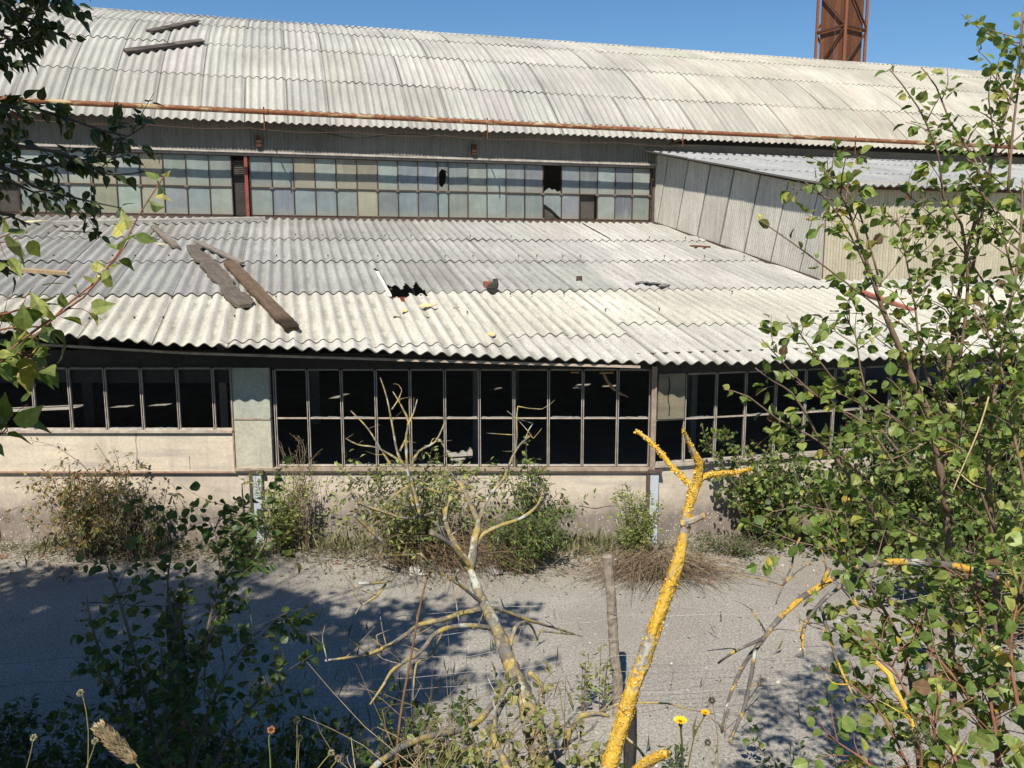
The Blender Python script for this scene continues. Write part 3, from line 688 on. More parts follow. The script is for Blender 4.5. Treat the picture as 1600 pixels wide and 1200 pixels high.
# right bay
P0 = atY(1022, 650, YG); sR, DR = sD(P0)
tf = lambda s, z, d=0: hp(s, DR+.03+d, z)
rs = [sD(atD(p, 640, DR))[0] for p in (1024, 1071.5, 1120, 1166, 1213, 1259, 1304)]; step = (rs[-1]-rs[1])/5
rs = rs+[rs[-1]+step*i for i in range(1, 22)]
zsr = atD(1200, 713, DR)[2]-H; zmr = atD(1200, 648, DR)[2]-H; ztr = atD(1200, 580, DR)[2]-H
lower_window(None, rs, tf, zsr, zmr, ztr)
mb = MB()
for a in np.arange(sR+.0, rs[-1]+1, 1.5): hbox(mb, a, a+1.5, DR, DR+.2, GZ-.1, zsr-.04, np.array([1, 1, 1])*rng.uniform(.97, 1.03))
hbox(mb, rs[0]+.03, rs[1]-.03, DR-.02, DR+.1, zmr+.02, ztr+.02, (.42, .42, .36)); mb.build('turned_wall', M['plaster'], lean)
mb = MB(); V = [tf(rs[0]+.17, ztr-.02, -.055), tf(rs[0]+.185, ztr-.15, -.055), tf(rs[0]+.165, ztr-.3, -.055), tf(rs[0]+.19, ztr-.42, -.055), tf(rs[0]+.185, zmr+.06, -.055)]
tube(mb, V, .006, 5, (.3, .3, .3)); mb.build('wall_crack', M['char'], lean)
for q in ([(213, 675), (212, 690), (214, 705), (213, 733)], [(296, 713), (297, 733)], [(512, 745), (509, 765), (515, 785)], [(845, 742), (862, 738), (850, 760)], [(905, 790), (930, 794), (960, 790), (1000, 796)], [(596, 745), (590, 775)]):
    mb = MB(); Yc = YG-.012 if q[0][1] < 735 and q[0][0] < 368 else (YG+.018 if q[0][0] < 368 else YG-.002); tube(mb, [atY(a, b_, Yc) for a, b_ in q], [.004, .003], 4, (1.5, 1.3, 1.2), step=.05, rough=.4); mb.build('wall_crack', M['char'], lean)
mb = MB(); hbox(mb, sR, rs[-1], DR-.05, DR+.15, zsr-.038, zsr-.005, (1, .95, .9)); hbox(mb, sR, rs[-1], DR, DR+.05, ztr+.02, ztr+.3, (.12, .12, .12)); mb.build('turned_sill', M['steel'], lean)
mb = MB(); wbox(mb, x3-.03, x3+.035, YG-.06, YG+.08, zl, zt_+.05, (.8, .7, .62)); mb.build('corner_post', M['steel'], lean)
for pxa, pxb, ytop, ybot in ((397, 410, 738, 815), (1015, 1028, 737, 822)):
    mb = MB(); xa, xb = X(pxa, py=ytop), X(pxb, py=ytop); wbox(mb, xa, xb, YG-.075, YG-.004, GZ, Zp(ytop)-.002)
    o = mb.build('steel_stanchion', M['bluesteel'], lean)
    k = MB(); wbox(k, xa-.045, xa-.004, YG-.08, YG-.004, GZ, Zp(ytop)+.0); wbox(k, xa-.03, xb+.04, YG-.1, YG-.004, Zp(ytop)+.002, Zp(ytop)+.045); k.build('stanchion_flange', M['darksteel'], o)
# inner ends of the lean-to
mb = MB(); 
V = [(xL, YG, 0), (xL-5, YG+14, 0), (xL-5, YG+14, 6), (xL, YG, 2.2)]; mb.add(V, [(0, 1, 2, 3)]); mb.build('end_wall', M['dark'], lean); mb = MB(); V = [hp(20, 9.5, -H), hp(20, DW, -H), hp(20, DW, ZB), hp(20, 9.5, roofz(9.5))]; mb.add(V, [(0, 1, 2, 3)])
mb.build('end_wall', M['dark'], lean)
# columns and junk inside, barely lit
for s in np.arange(-9, 16, 4.75): mb = MB(); hbox(mb, s-.1, s+.1, DW-.05, DW+.05, -H, ZB-.6); mb.build('inner_column', M['dark'], lean)
for s in (-6.3, -1.2, 3.2, 7.6): mb = MB(); hbox(mb, s, s+.12, 14.6, 14.72, -H, roofz(14.6)-.1); mb.build('inner_column', M['dark'], lean)
mb = MB(); P = atY(1000, 605, 10.95)
tube(mb, [atY(940, 578, 10.95), atY(946, 590, 10.95), atY(955, 603, 10.98), atY(963, 611, 11), atY(982, 621, 11.05)], [.012, .02, .006], 5, (1.2, 1, .9), rough=.3)
bar(mb, atY(940, 575, 10.9), atY(959, 575, 10.9), .04, .02, (1.5, 1.2, 1)); bar(mb, atY(937, 583, 10.9), atY(958, 582, 10.9), .04, .02, (1.5, 1.2, 1)); bar(mb, atY(892, 582, 10.9), atY(905, 582, 10.9), .03, .02, (1.5, 1.2, 1))
mb.build('broken_rail', M['dry'], lean)
# ------------------------------------------------------------------ chimney behind
cc = hp(31.2, 49.5, -H); ch = empty('lattice_chimney', cc); tag(ch, 'square rusty chimney shaft in a lattice frame standing behind the roof ridge', 'chimney')
ang = R(33); ax = np.array([math.cos(ang), math.sin(ang), 0]); ay = np.array([-math.sin(ang), math.cos(ang), 0]); hw = 1.02; TOPZ = 25.0
cc = atY(1312, 93, 54.0); cc[2] = 0; ch.location = cc; ch['_w'] = [float(x) for x in cc]
mb = MB()
for i, (n_, t_) in enumerate(((-ay, ax), (-ax, -ay), (ay, -ax), (ax, ay))):
    for k in range(5):
        for r in range(10):
            c = np.array([.62, .66, .74])*rng.uniform(.7, 1.3); a, b = -1+k*.4, -1+(k+1)*.4; z0, z1 = r*2.5, r*2.5+2.49
            q = .86*hw; V = [cc+n_*q+t_*a*q+np.array([0, 0, z0]), cc+n_*q+t_*(b-.01)*q+np.array([0, 0, z0]), cc+n_*q+t_*(b-.01)*q+np.array([0, 0, z1]), cc+n_*q+t_*a*q+np.array([0, 0, z1])]
            mb.add(V, [(0, 1, 2, 3)], c)
mb.build('shaft_cladding', M['rust'], ch)
for sx in (-1, 1):
    for sy in (-1, 1):
        b = MB(); P = cc+ax*hw*sx+ay*hw*sy; bar(b, P, P+np.array([0, 0, TOPZ]), .15, .15, (.9, .85, .8)); b.build('corner_post', M['rust'], ch)
mb = MB()
for n_, t_ in ((-ay, ax), (-ax, -ay), (ay, -ax), (ax, ay)):
    for r in range(10):
        z0 = r*2.5+.3; A_, B_ = cc+n_*hw*1.02-t_*hw, cc+n_*hw*1.02+t_*hw; u = np.array([0, 0, 1.])
        bar(mb, A_+u*z0, B_+u*z0, .1, .12, (.38, .42, .45))
        (a_, b_) = (A_, B_) if r % 2 == 0 else (B_, A_); bar(mb, a_+u*(z0+.1), b_+u*(z0+2.4), (.09), .09, (.38, .42, .45))
mb.build('cross_brace', M['rust'], ch)
# ------------------------------------------------------------------ things lying on the roofs
def plank(name, px0, px1, w, th, mat, label, cat='plank', lift=.06, col=(1, 1, 1), group=None, rough=.012, lift1=None, black=False):
    a = on_roof(*px0, lift=lift); b = on_roof(*px1, lift=lift if lift1 is None else lift1); root = None
    d = b-a; L = np.linalg.norm(d); d /= L; nrm = np.array([0, 0, 1.0])+KR*np.array([ST, -CT, 0]); nrm -= d*np.dot(nrm, d); nrm /= np.linalg.norm(nrm); x = np.cross(d, nrm)
    m = max(8, int(L/.05)); V = []; A = []; VC = []; kn = np.arange(m+1); ew = [np.interp(kn, np.linspace(0, m, max(4, int(L/.22))), rng.normal(size=max(4, int(L/.22)))) for _ in range(2)]
    for i in range(m+1):
        p = a+d*L*i/m; ww = w*(1 if 1 < i < m-1 else rng.uniform(.7, .95)); e_ = [-ew[0][i]*rough*w*3+rng.normal()*rough*w*.5, ew[1][i]*rough*w*3+rng.normal()*rough*w*.5]; e = [e_[0], e_[1], e_[1], e_[0]]
        for k, (u, v) in enumerate(((-1, -1), (1, -1), (1, 1), (-1, 1))): VC.append(np.asarray(col)*(1 if i < m*.84 or not black else .3+.7*max(0, (m*.92-i)/(m*.08)))); V.append(p+x*(u*ww/2+e[k])+nrm*(v*th/2)+nrm*rng.normal()*.002); A.append((i*.5, u*w*6, v*.3+px0[0]))
    F = [(4*i+k, 4*i+(k+1) % 4, 4*i+4+(k+1) % 4, 4*i+4+k) for i in range(m) for k in range(4)]+[(3, 2, 1, 0), tuple(4*m+k for k in range(4))]
    mb = MB(); mb.add(V, F, np.array(VC), A); t = mb.build(name, mat)
    t['_w'] = (0, 0, 0); return tag(t, label, cat, group)
plank('rotten_plank', (300, 384), (382, 478), .26, .05, M['wood'], 'broad rotten grey plank with ragged edges beside the brown plank on the lower roof', col=(.8, .78, .76), rough=.03)
plank('brown_plank', (357, 409), (458, 514), .2, .05, M['woodb'], 'long brown plank with a blackened end reaching down to the eave', lift=.07, black=True)
plank('grey_plank', (306, 377), (378, 411), .11, .04, M['wood'], 'narrow grey plank lying above the two broad planks', lift=.08, col=(1.3, 1.3, 1.3))
plank('short_plank', (240, 354), (276, 386), .13, .045, M['wood'], 'short split grey plank below the pale batten on the lower roof', lift=.07, col=(1.2, 1.18, 1.15))
plank('pale_batten', (82, 348), (414, 341), .085, .06, M['stone'], 'very long pale round batten lying along the top of the lower roof', 'batten', .09, (.8, .8, .78))
plank('split_batten', (-40, 417), (107, 427), .085, .05, M['dry'], 'dry split batten lying across the lower roof at the left edge', 'batten', .07, (1.1, 1.05, 1))
plank('dry_stick', (94, 361), (150, 363), .022, .02, M['wood'], 'thin dark stick under the long pale batten', 'stick', .06, (.5, .5, .5))
plank('rusty_bar', (1078, 384), (1110, 386), .07, .03, M['rust'], 'short flat rusty bar at the foot of the annex side wall', 'bar', .05, (.6, .6, .6))
plank('red_board', (1330, 449), (1426, 484), .1, .04, M['brick'], 'long red brown board on the lower roof in front of the annex wall', 'board', .07, (1.3, 1.2, 1.1))
plank('bent_rod', (910, 349), (953, 373), .018, .018, M['darksteel'], 'thin black rod lying under the right end of the upper windows', 'rod', .05, (.4, .4, .4))
plank('torn_strip', (589, 424), (610, 463), .055, .012, M['stone'], 'white torn sheet edge standing along the hole in the lower roof', 'sheet strip', .055, (1.3, 1.3, 1.25))
def curved_board(px0, px1, w, label):   # on the barrel roof
    def hit(px, py):
        v = ray(px, py)
        best = None
        for a in np.linspace(0, PH0*RAD, 900):
            D, z = arc(a); t = D/(-v[0]*ST+v[1]*CT); e = abs(v[2]*t-z)
            if best is None or e < best[0]: best = (e, a, t)
        return CAMP+v*best[2], best[1]
    A_, a0 = hit(*px0); B_, a1 = hit(*px1); n0 = PH0-(a0+a1)/2/RAD
    nr = hp(0, -math.sin(n0), math.cos(n0))-hp(0, 0, 0); d = (B_-A_)/np.linalg.norm(B_-A_); x = np.cross(d, nr)
    mb = MB(); box_axes(mb, (A_+B_)/2+nr*.07, d*np.linalg.norm(B_-A_)/2, x*w/2, nr*.03, (.5, .5, .52)); 
    box_axes(mb, A_*.15+B_*.85+nr*.1, d*.35, x*w*.45, nr*.014, (.9, .9, .9))
    return tag(mb.build('dark_board', M['wood']), label, 'board', 'dark boards on the barrel roof')
curved_board((234, 54), (306, 39), .2, 'shorter upper dark board lying across the barrel roof')
curved_board((196, 85), (313, 70), .2, 'longer lower dark board lying across the barrel roof')
def lump(name, P, size, mat, label, cat, col=(1, 1, 1), seed=0, flat_=1.0, group=None):
    r = np.random.default_rng(seed); mb = MB(); n1, n2 = 9, 6; V = []
    for j in range(n2+1):
        for i in range(n1):
            th, ph = 2*math.pi*i/n1, math.pi*j/n2
            q = np.array([math.cos(th)*math.sin(ph), math.sin(th)*math.sin(ph), math.cos(ph)*flat_]); V.append(P+q*np.array(size)*(1+.22*r.normal()))
    F = [(j*n1+i, j*n1+(i+1) % n1, (j+1)*n1+(i+1) % n1, (j+1)*n1+i) for j in range(n2) for i in range(n1)]
    mb.add(V, F, col); return tag(mb.build(name, mat), label, cat, group)
def brick(P, L, w, h, rz, mat, name, label, cat, col=(1, 1, 1)):
    mb = MB(); d = np.array([math.cos(rz), math.sin(rz), 0]); x = np.array([-math.sin(rz), math.cos(rz), 0])
    box_axes(mb, P, d*L/2, x*w/2, np.array([0, 0, h/2]), col); o = mb.build(name, mat); m = o.modifiers.new('bevel', 'BEVEL'); m.width = .012; m.segments = 2
    return tag(o, label, cat)
brick(on_roof(762, 445, .08), .13, .12, .12, .3, M['brick'], 'brick_piece', 'broken red brick piece on the lower roof right of the hole', 'brick')
lump('dark_slate', on_roof(770, 450, .09), (.09, .05, .1), M['char'], 'dark flat slate piece leaning on the broken brick', 'slate', seed=3)
mb = MB(); P = on_roof(905, 435, .07); tube(mb, [P+np.array([-.0, 0, -.04]), P+np.array([0, 0, .04])], [.055, .05], 12, (.7, .7, .7), smooth=False); tag(mb.build('steel_ring', M['darksteel']), 'small dark round cap sitting on the lower roof', 'cap')
for i, (q, sz) in enumerate((((1003, 441), (.13, .1, .02)), ((1022, 443), (.13, .1, .02)), ((1038, 447), (.1, .1, .04)))):
    lump('tar_scrap', on_roof(*q, lift=.045), sz, M['char'], ['leftmost of the three flat dark tar scraps on the lower roof', 'middle one of the three flat dark tar scraps on the lower roof', 'thickest and rightmost of the three dark tar scraps'][i], 'tar scrap', (4, 4, 4), i, group='dark tar scraps on the lower roof')
def shard(px, L, w, rz, label, i, lift=.055, col=(1, 1, 1)):
    P = on_roof(*px, lift=lift); mb = MB(); r = np.random.default_rng(100+i)
    k = 7; an = np.sort(r.uniform(0, 2*math.pi, k)); d = np.array([math.cos(rz), math.sin(rz), .05]); x = np.array([-math.sin(rz), math.cos(rz), KR])
    T = [P+d*math.cos(a)*L/2*r.uniform(.6, 1.1)+x*math.sin(a)*w/2*r.uniform(.6, 1.1) for a in an]; Bt = [p-np.array([0, 0, .012]) for p in T]
    mb.add(T+Bt, [tuple(range(k)), tuple(range(2*k-1, k-1, -1))]+[(j, k+j, k+(j+1) % k, (j+1) % k) for j in range(k)], col)
    tag(mb.build('sheet_shard', M['shard']), label, 'shard', 'broken sheet shards around the roof hole')
shard((665, 476), .34, .16, .1, 'largest yellowish sheet shard lying below the roof hole', 0, .07, (1.3, 1.15, .8))
shard((632, 484), .14, .12, .5, 'small yellow shard left of the largest shard below the roof hole', 1, .06, (1.2, 1.1, .7))
shard((618, 491), .12, .16, 1.2, 'pale upright shard furthest down left below the roof hole', 2, .07)
shard((663, 490), .16, .1, .2, 'flat grey shard directly under the largest yellow shard', 3, .06, (.8, .8, .85))
shard((767, 521), .22, .1, .1, 'yellow shard near the eave right of the long brown plank', 4, .06, (1.3, 1.1, .7))
shard((712, 480), .1, .08, .1, 'single small grey shard to the right of the roof hole', 5, .05, (.5, .5, .5))
shard((250, 381), .2, .14, .4, 'cream shard under the short split plank', 6, .06, (1.2, 1.1, .8))
shard((55, 345), .4, .3, .2, 'wide yellowish broken sheet piece at the left end of the pale batten', 7, .08, (1.1, 1.05, .8))
shard((160, 432), .3, .18, .6, 'cream sheet piece right of the dry split batten', 8, .06, (1.2, 1.15, 1))
# crumbs, twigs and dead leaves caught on the roof
mb = MB(); n = 420; S = rng.uniform(-9, 11, n); Dd = dA+rng.beta(1.2, .8, n)*(DW-dA-.1); Pz = np.array([hp(s, d_, roofz(d_)-.015) for s, d_ in zip(S, Dd)])
add_leaves(mb, Pz, rng.normal(size=(n, 3))*np.array([1, 1, .1]), np.tile([0, -.2, 1.], (n, 1))+rng.normal(size=(n, 3))*.3, rng.uniform(.02, .075, n), palette(n, [(.2, .17, .12), (.1, .08, .06), (.4, .37, .3)], (3, 3, 2)), LEAF_OVAL)
o = mb.build('roof_litter', M['leafd']); o['kind'] = 'stuff'
# ------------------------------------------------------------------ plants
def mound(name, base, n, hgt, spread, lsize, per_m, pal, tpl, label, cat, stem_n=None, droop=.35, r=.006, group=None, mat='leaf', lean=(0, 0), twigs=0, sub=None, smat='stem', up=.5, hvar=(.45, 1.1)):
    """a shrub of arching leafy stems from one root"""
    base = np.asarray(base, float); root = empty(name, base); tag(root, label, cat, group); st, lf = MB(), MB()
    for i in range(n):
        a = rng.uniform(0, 2*math.pi); h = hgt*rng.uniform(*hvar); sp = spread*math.sqrt(rng.random()); o = rng.normal(size=3)*np.array([.12, .08, 0])*spread
        d = np.array([math.cos(a)*sp+lean[0]*h, math.sin(a)*sp*.7+lean[1]*h, 0])
        p = [base+o, base+o+d*.35+np.array([0, 0, h*.5]), base+o+d*.75+np.array([0, 0, h*.9]), base+o+d*1.15+np.array([0, 0, h*(1-droop*rng.random())])]
        p = [q+rng.normal(size=3)*.03*hgt if k else q for k, q in enumerate(p)]
        pl = pal if sub is None or rng.random() > .4 else sub
        shoot(st, lf, p, r, r*.3, lsize, per_m, pl, tpl, twigs=twigs, twig_len=hgt*.25, start=.12, sides=4, up=up)
    st.build('stems', M[smat], root)
    if lf.n: lf.build('foliage', M[mat], root)
    return root
def wallfoot(px, py): return atZ(px, py, 0.0)
# along the foot of the wall
b = wallfoot(160, 852); b[1] = 10.15
mound('autumn_bush', b, 62, 1.2, .85, .07, 24, AUTUMN, LEAF_OVAL, 'bushy shrub with yellow and brown autumn leaves against the left wall', 'bush', twigs=2, droop=.7)
b = wallfoot(235, 858); b[1] = 10.0
mound('brown_bush', b, 38, 1.1, .6, .075, 20, ([(.09, .075, .05), (.13, .1, .06), (.09, .11, .035), (.16, .13, .05)], (4, 3, 3, 1)), LEAF_OVAL, 'dull brown green shrub with hanging leaves right of the yellow autumn bush', 'bush', twigs=2, droop=.9)
b = wallfoot(128, 858); b[1] = 10.1
rt = empty('bare_shoot', b); tag(rt, 'long arching shoots with few leaves rising above the autumn bush', 'shoot'); st, lf = MB(), MB()
for q in ([(165, 800), (140, 740), (110, 712), (78, 695), (48, 688)], [(170, 790), (120, 752), (70, 750), (32, 762)], [(185, 790), (178, 740), (165, 715), (150, 692)], [(190, 760), (184, 720), (176, 702)]):
    shoot(st, lf, trace(q, 10.1), .008, .003, .06, 22, AUTUMN, LEAF_OVAL, sides=4, twigs=3, twig_len=.15)
st.build('stems', M['stem'], rt); lf.build('foliage', M['leaf'], rt)
b = wallfoot(452, 856); b[1] = 10.3
mound('green_weed', b, 48, 1.15, .42, .075, 46, PALE, LEAF_DIA, 'upright leafy green weed clump beside the left steel stanchion', 'weed', droop=.05, up=.2, hvar=(.3, 1.05))
b = wallfoot(478, 858); b[1] = 10.35
mound('dead_stalks', b, 26, 1.45, .3, .03, 26, ([(.14, .085, .07), (.2, .13, .1)], (1, 1)), LEAF_DIA, 'dead dark brown seed stalks standing behind the green weed clump', 'dead stalks', droop=.02, r=.004, mat='leafd', smat='dry', hvar=(.6, 1.1))
b = wallfoot(405, 850); b[1] = 9.9
mound('dark_weed', b, 26, .7, .4, .055, 30, GREEN, LEAF_ROUND, 'low dark leafy weed in front of the left steel stanchion', 'weed', droop=.5, twigs=1)
b = wallfoot(655, 880); b[1] = 9.75
mound('olive_bush', b, 58, 1.35, 1.0, .08, 30, PALE, LEAF_DIA, 'large olive green bush with narrow leaves behind the dead tree', 'bush', droop=.35, twigs=3, up=.3, sub=([(.13, .12, .05), (.2, .19, .07), (.1, .085, .06)], (3, 2, 2)))
b = wallfoot(815, 882); b[1] = 9.6
mound('dense_green_bush', b, 60, .8, .52, .06, 48, ([(.085, .14, .03), (.11, .17, .04), (.16, .2, .045), (.26, .26, .04)], (4, 4, 2, .5)), LEAF_DIA, 'bright dense green bush low at the right of the olive bush', 'bush', droop=.5, twigs=2)
b = wallfoot(835, 860); b[1] = 10.1
mound('privet_bush', b, 36, 1.3, .55, .07, 26, GREEN, LEAF_OVAL, 'taller green bush with dark hanging leaves below the window', 'bush', droop=.55, twigs=2, sub=DARKG)
rt = empty('creeper_shoot', b); tag(rt, 'single upright shoot with small round leaves in front of the window', 'shoot'); st, lf = MB(), MB()
shoot(st, lf, trace([(828, 800), (825, 740), (822, 700), (824, 682)], 10.2), .007, .003, .07, 55, PALE, LEAF_ROUND, sides=4); st.build('stems', M['stem'], rt); lf.build('foliage', M['leaf'], rt)
b = wallfoot(985, 866); b[1] = 9.9
mound('fleabane_clump', b, 34, .95, .3, .06, 90, PALE, LEAF_DIA, 'spiky upright green weed clump beside the right steel stanchion', 'weed', droop=.0, up=.2, hvar=(.45, 1.0))
b = wallfoot(1012, 872); b[1] = 9.55
rt = empty('dry_grass_fan', b); tag(rt, 'flattened fan of dry grey grass at the foot of the spiky weed', 'dry grass'); st = MB()
for i in range(430):
    a = rng.uniform(-2.9, -.1) if rng.random() < .8 else rng.uniform(0, 6.28); L = rng.uniform(.25, 1.1); d = np.array([math.cos(a)*1.15, math.sin(a)*.75, 0])*L; o = rng.normal(size=3)*np.array([.25, .12, 0])
    p = b+o+np.array([0, 0, .02]); tube(st, [p, p+d*.4+np.array([0, 0, rng.uniform(.1, .32)]), p+d+np.array([0, 0, rng.uniform(.005, .08)])], [.0045, .002], 3, np.array([.68, .66, .66])*rng.uniform(.45, 1.15), step=.2)
st.build('blades', M['dry'], rt)
b = wallfoot(690, 868); b[1] = 9.7
rt = empty('dry_twig_heap', b); tag(rt, 'heap of dry brown twigs under the olive bush behind the dead tree', 'twig heap'); st = MB()
for i in range(380):
    a = rng.uniform(-.6, .6)-1.1*(rng.random() < .5); L = rng.uniform(.3, .9); o = rng.normal(size=3)*np.array([.45, .2, 0]); p = b+o+np.array([0, 0, abs(rng.normal())*.18])
    d = np.array([math.cos(a), math.sin(a)*.6, 0])*L; tube(st, [p+np.array([0, 0, .2]), p+d*.5+np.array([0, 0, .22*rng.random()+.1]), p+d+np.array([0, 0, .01])], [.004, .002], 3, np.array([.55, .51, .48])*rng.uniform(.5, 1.2), step=.25)
st.build('twigs', M['dry'], rt)
# ivy and brambles at the right end of the wall
b = wallfoot(1175, 838); b[1] = 10.6
mound('ivy_bush', b, 40, 1.3, .6, .06, 30, GREEN, LEAF_ROUND, 'bright green climbing bush against the wall left of the bramble thicket', 'bush', droop=.3, twigs=3)
rt = empty('ivy_shoot', b); tag(rt, 'upright green shoot rising before the window above the climbing bush', 'shoot'); st, lf = MB(), MB()
for q in ([(1150, 760), (1125, 720), (1105, 690), (1095, 660)], [(1160, 750), (1150, 700), (1128, 672)]): shoot(st, lf, trace(q, 10.5), .008, .003, .065, 55, GREEN, LEAF_ROUND, sides=4, twigs=5, twig_len=.18)
st.build('stems', M['stem'], rt); lf.build('foliage', M['leaf'], rt)
for i, (px, py, Y, h, sp, lab) in enumerate(((1290, 846, 10.2, 1.2, 1.0, 'low bramble mound closest to the bare stretch of cream wall'), (1390, 850, 10.4, 1.75, 1.1, 'middle bramble mound with red leaf stalks under the right windows'), (1500, 850, 10.4, 2.0, 1.1, 'tall bramble mound hiding the right windows behind the leaning stem'), (1620, 850, 10.2, 2.1, 1.2, 'tallest bramble mound, cut off by the right edge'))):
    b = wallfoot(px, py); b[1] = Y
    mound('bramble_thicket', b, 60, h, sp, .075, 24, GREEN, LEAF_ROUND, lab, 'brambles', droop=.5, twigs=3, group='brambles along the right wall', sub=DARKG)
for px, py, Y, h, sp, lab in ((1440, 905, 8.3, 1.0, .9, 'lower bramble clump spreading onto the yard in front of the thicket'), (1560, 930, 7.6, 1.5, .9, 'bramble clump on the yard nearest the right edge of the picture')):
    b = wallfoot(px, py); b[1] = Y; mound('bramble_thicket', b, 70, h, sp, .07, 28, GREEN, LEAF_ROUND, lab, 'brambles', droop=.5, twigs=3, group='brambles along the right wall')
b = wallfoot(1130, 838); b[1] = 10.2
mound('low_weed', b, 40, .3, .55, .05, 40, DARKG, LEAF_DIA, 'low dark green weeds spreading on the ground before the climbing bush', 'weed', droop=.5)
# leaf litter and pebbles at the wall foot
mb = MB(); n = 5200; Xs = rng.uniform(-8, 7, n); Ys = np.clip(10.6-np.abs(rng.normal(size=n))*.55, 7.5, 10.66)
Ys = np.where(Xs > 1.9, Ys+(Xs-1.9)*.26, Ys)
add_leaves(mb, np.c_[Xs, Ys, rng.uniform(.004, .03, n)], rng.normal(size=(n, 3))*np.array([1, 1, .2]), np.tile([0, 0, 1.], (n, 1))+rng.normal(size=(n, 3))*.5, rng.uniform(.015, .075, n),
           palette(n, [(.19, .14, .1), (.27, .2, .13), (.12, .085, .06), (.35, .29, .2), (.3, .13, .06)], (4, 3, 4, 2, .8)), LEAF_OVAL)
n = 2600; Xs = rng.uniform(-8, 7, n); Ys = np.clip(10.6-np.abs(rng.normal(size=n))*.4, 8, 10.66); Ys = np.where(Xs > 1.9, Ys+(Xs-1.9)*.26, Ys); an = rng.uniform(0, 3.14, n)
add_leaves(mb, np.c_[Xs, Ys, rng.uniform(.005, .05, n)], np.c_[np.cos(an), np.sin(an), rng.normal(size=n)*.2], np.tile([0, 0, 1.], (n, 1)), rng.uniform(.1, .3, n), palette(n, [(.2, .15, .11), (.14, .1, .075)], (1, 1)), (LEAF_DIA[0]*np.array([1, .06, .3]), LEAF_DIA[1]))
o = mb.build('leaf_litter', M['leafd']); o['kind'] = 'stuff'
mb = MB(); n = 900
for i in range(n):
    near = rng.random() < .45
    x = rng.uniform(-8, 6); y = (10.62-abs(rng.normal())*.25) if near else rng.uniform(5.2, 10.4); y += max(0, x-1.9)*.26 if near else 0
    r = rng.uniform(.006, .016) if rng.random() < .9 else rng.uniform(.018, .035); c = np.array([1, .98, .94])*rng.uniform(.5, 1.25)
    V = [(x-r*rng.uniform(.7, 1.3), y, 0), (x, y-r*rng.uniform(.7, 1.3), 0), (x+r, y, 0), (x, y+r, 0), (x+r*.2, y-r*.1, r*1.1)]
    mb.add(V, [(0, 1, 4), (1, 2, 4), (2, 3, 4), (3, 0, 4)], c)
o = mb.build('pebbles', M['stone']); o['kind'] = 'stuff'
for i, (q, s_, lab) in enumerate((((745, 878), .09, 'white stone lying right of the dead tree fork'), ((772, 892), .11, 'grey flat stone in front of the bright dense bush'), ((655, 893), .13, 'pale stone half hidden in the litter left of the dead tree'))):
    lump('stone', atZ(*q, .03), (s_, s_*.8, s_*.5), M['stone'], lab, 'stone', (1, 1, 1) if i != 1 else (.6, .6, .65), 40+i)
mb = MB(); n = 5200; Xs = rng.uniform(-8, 6.5, n); off = np.abs(rng.normal(size=n))*.32; Ys = 10.66-off+np.where(Xs > 1.9, (Xs-1.9)*.26, 0); clump = .35+.65*(np.sin(Xs*2.3)+np.sin(Xs*5.1+1)+np.sin(Xs*.9+2) > .2)
add_leaves(mb, np.c_[Xs, Ys, np.zeros(n)], np.c_[rng.normal(size=(n, 2))*.45, np.ones(n)], np.c_[rng.normal(size=(n, 2)), np.zeros(n)], rng.uniform(.05, .3, n)*clump, palette(n, [(.25, .19, .12), (.17, .12, .08), (.13, .15, .05), (.32, .26, .16), (.17, .22, .06)], (4, 3, 2, 2, 1)), (LEAF_DIA[0]*np.array([1, .035, 1]), LEAF_DIA[1]))
o = mb.build('wall_weeds', M['leafd']); o['kind'] = 'stuff'
# cracks and the crumbled edge of the asphalt
mb = MB()
for q in ([(865, 832), (895, 826), (920, 831), (945, 828)], [(470, 861), (500, 868), (540, 873)], [(130, 941), (180, 944), (240, 945), (330, 943)]):
    tube(mb, [atZ(a, b_, .001)+rng.normal(size=3)*np.array([.03, .03, 0]) for a, b_ in q], [.003, .006, .003], 4, (1.6, 1.4, 1.2), step=.1, rough=.5)
o = mb.build('ground_crack', M['char']); o['kind'] = 'structure'
# ------------------------------------------------------------------ fence
fb = atZ(967, 1118, .0); fy = fb[1]
def fence_at(x): return fy+.16*(x-fb[0])
fen = empty('wire_fence', fb); tag(fen, 'sagging sheep wire fence on rough wooden posts in front of the yard', 'fence')
def post(P, Q, r0, r1, col=(1, 1, 1), mat='oldpost'):
    m = MB(); d = Q-P; pts = [P-d*.08]+[P+d*t+rng.normal(size=3)*.006*np.array([1, 1, 0]) for t in np.linspace(0, 1, 9)]
    tube(m, pts, [r0, r1], 11, col, step=.03, rough=.05); return m.build('post', M[mat], fen)
post(fb, atY(949, 869, fy-.02), .046, .039, (.85, .82, .78))
xr = 3.75; Pr = np.array([xr, fence_at(xr), 0]); post(Pr, atY(1480, 905, fence_at(xr)), .075, .065, (.8, .78, .75))
xl = -2.55; Pl = np.array([xl, fence_at(xl), 0]); post(Pl, np.array([xl+.02, fence_at(xl), 1.25]), .07, .06, (.35, .33, .3))
mb = MB(); HW = [.1, .2, .3, .42, .56, .72, .9, 1.05]
for h in HW:
    for a, b in ((-7.5, xl), (xl, fb[0]), (fb[0], xr), (xr, 7)):
        k = 14; pts = []
        for i in range(k+1):
            t = i/k; x = a+(b-a)*t; pts.append((x, fence_at(x)-.055+.02*math.sin(5*x+h*9), h-.05*math.sin(math.pi*t)*(1 if h > .5 else .3)+.012*math.sin(9*x+h*20)+(.03 if h > 1 else 0)))
        tube(mb, pts, .0019, 3, np.array([1, 1, 1])*rng.uniform(.7, 1.2), step=.3, smooth=False)
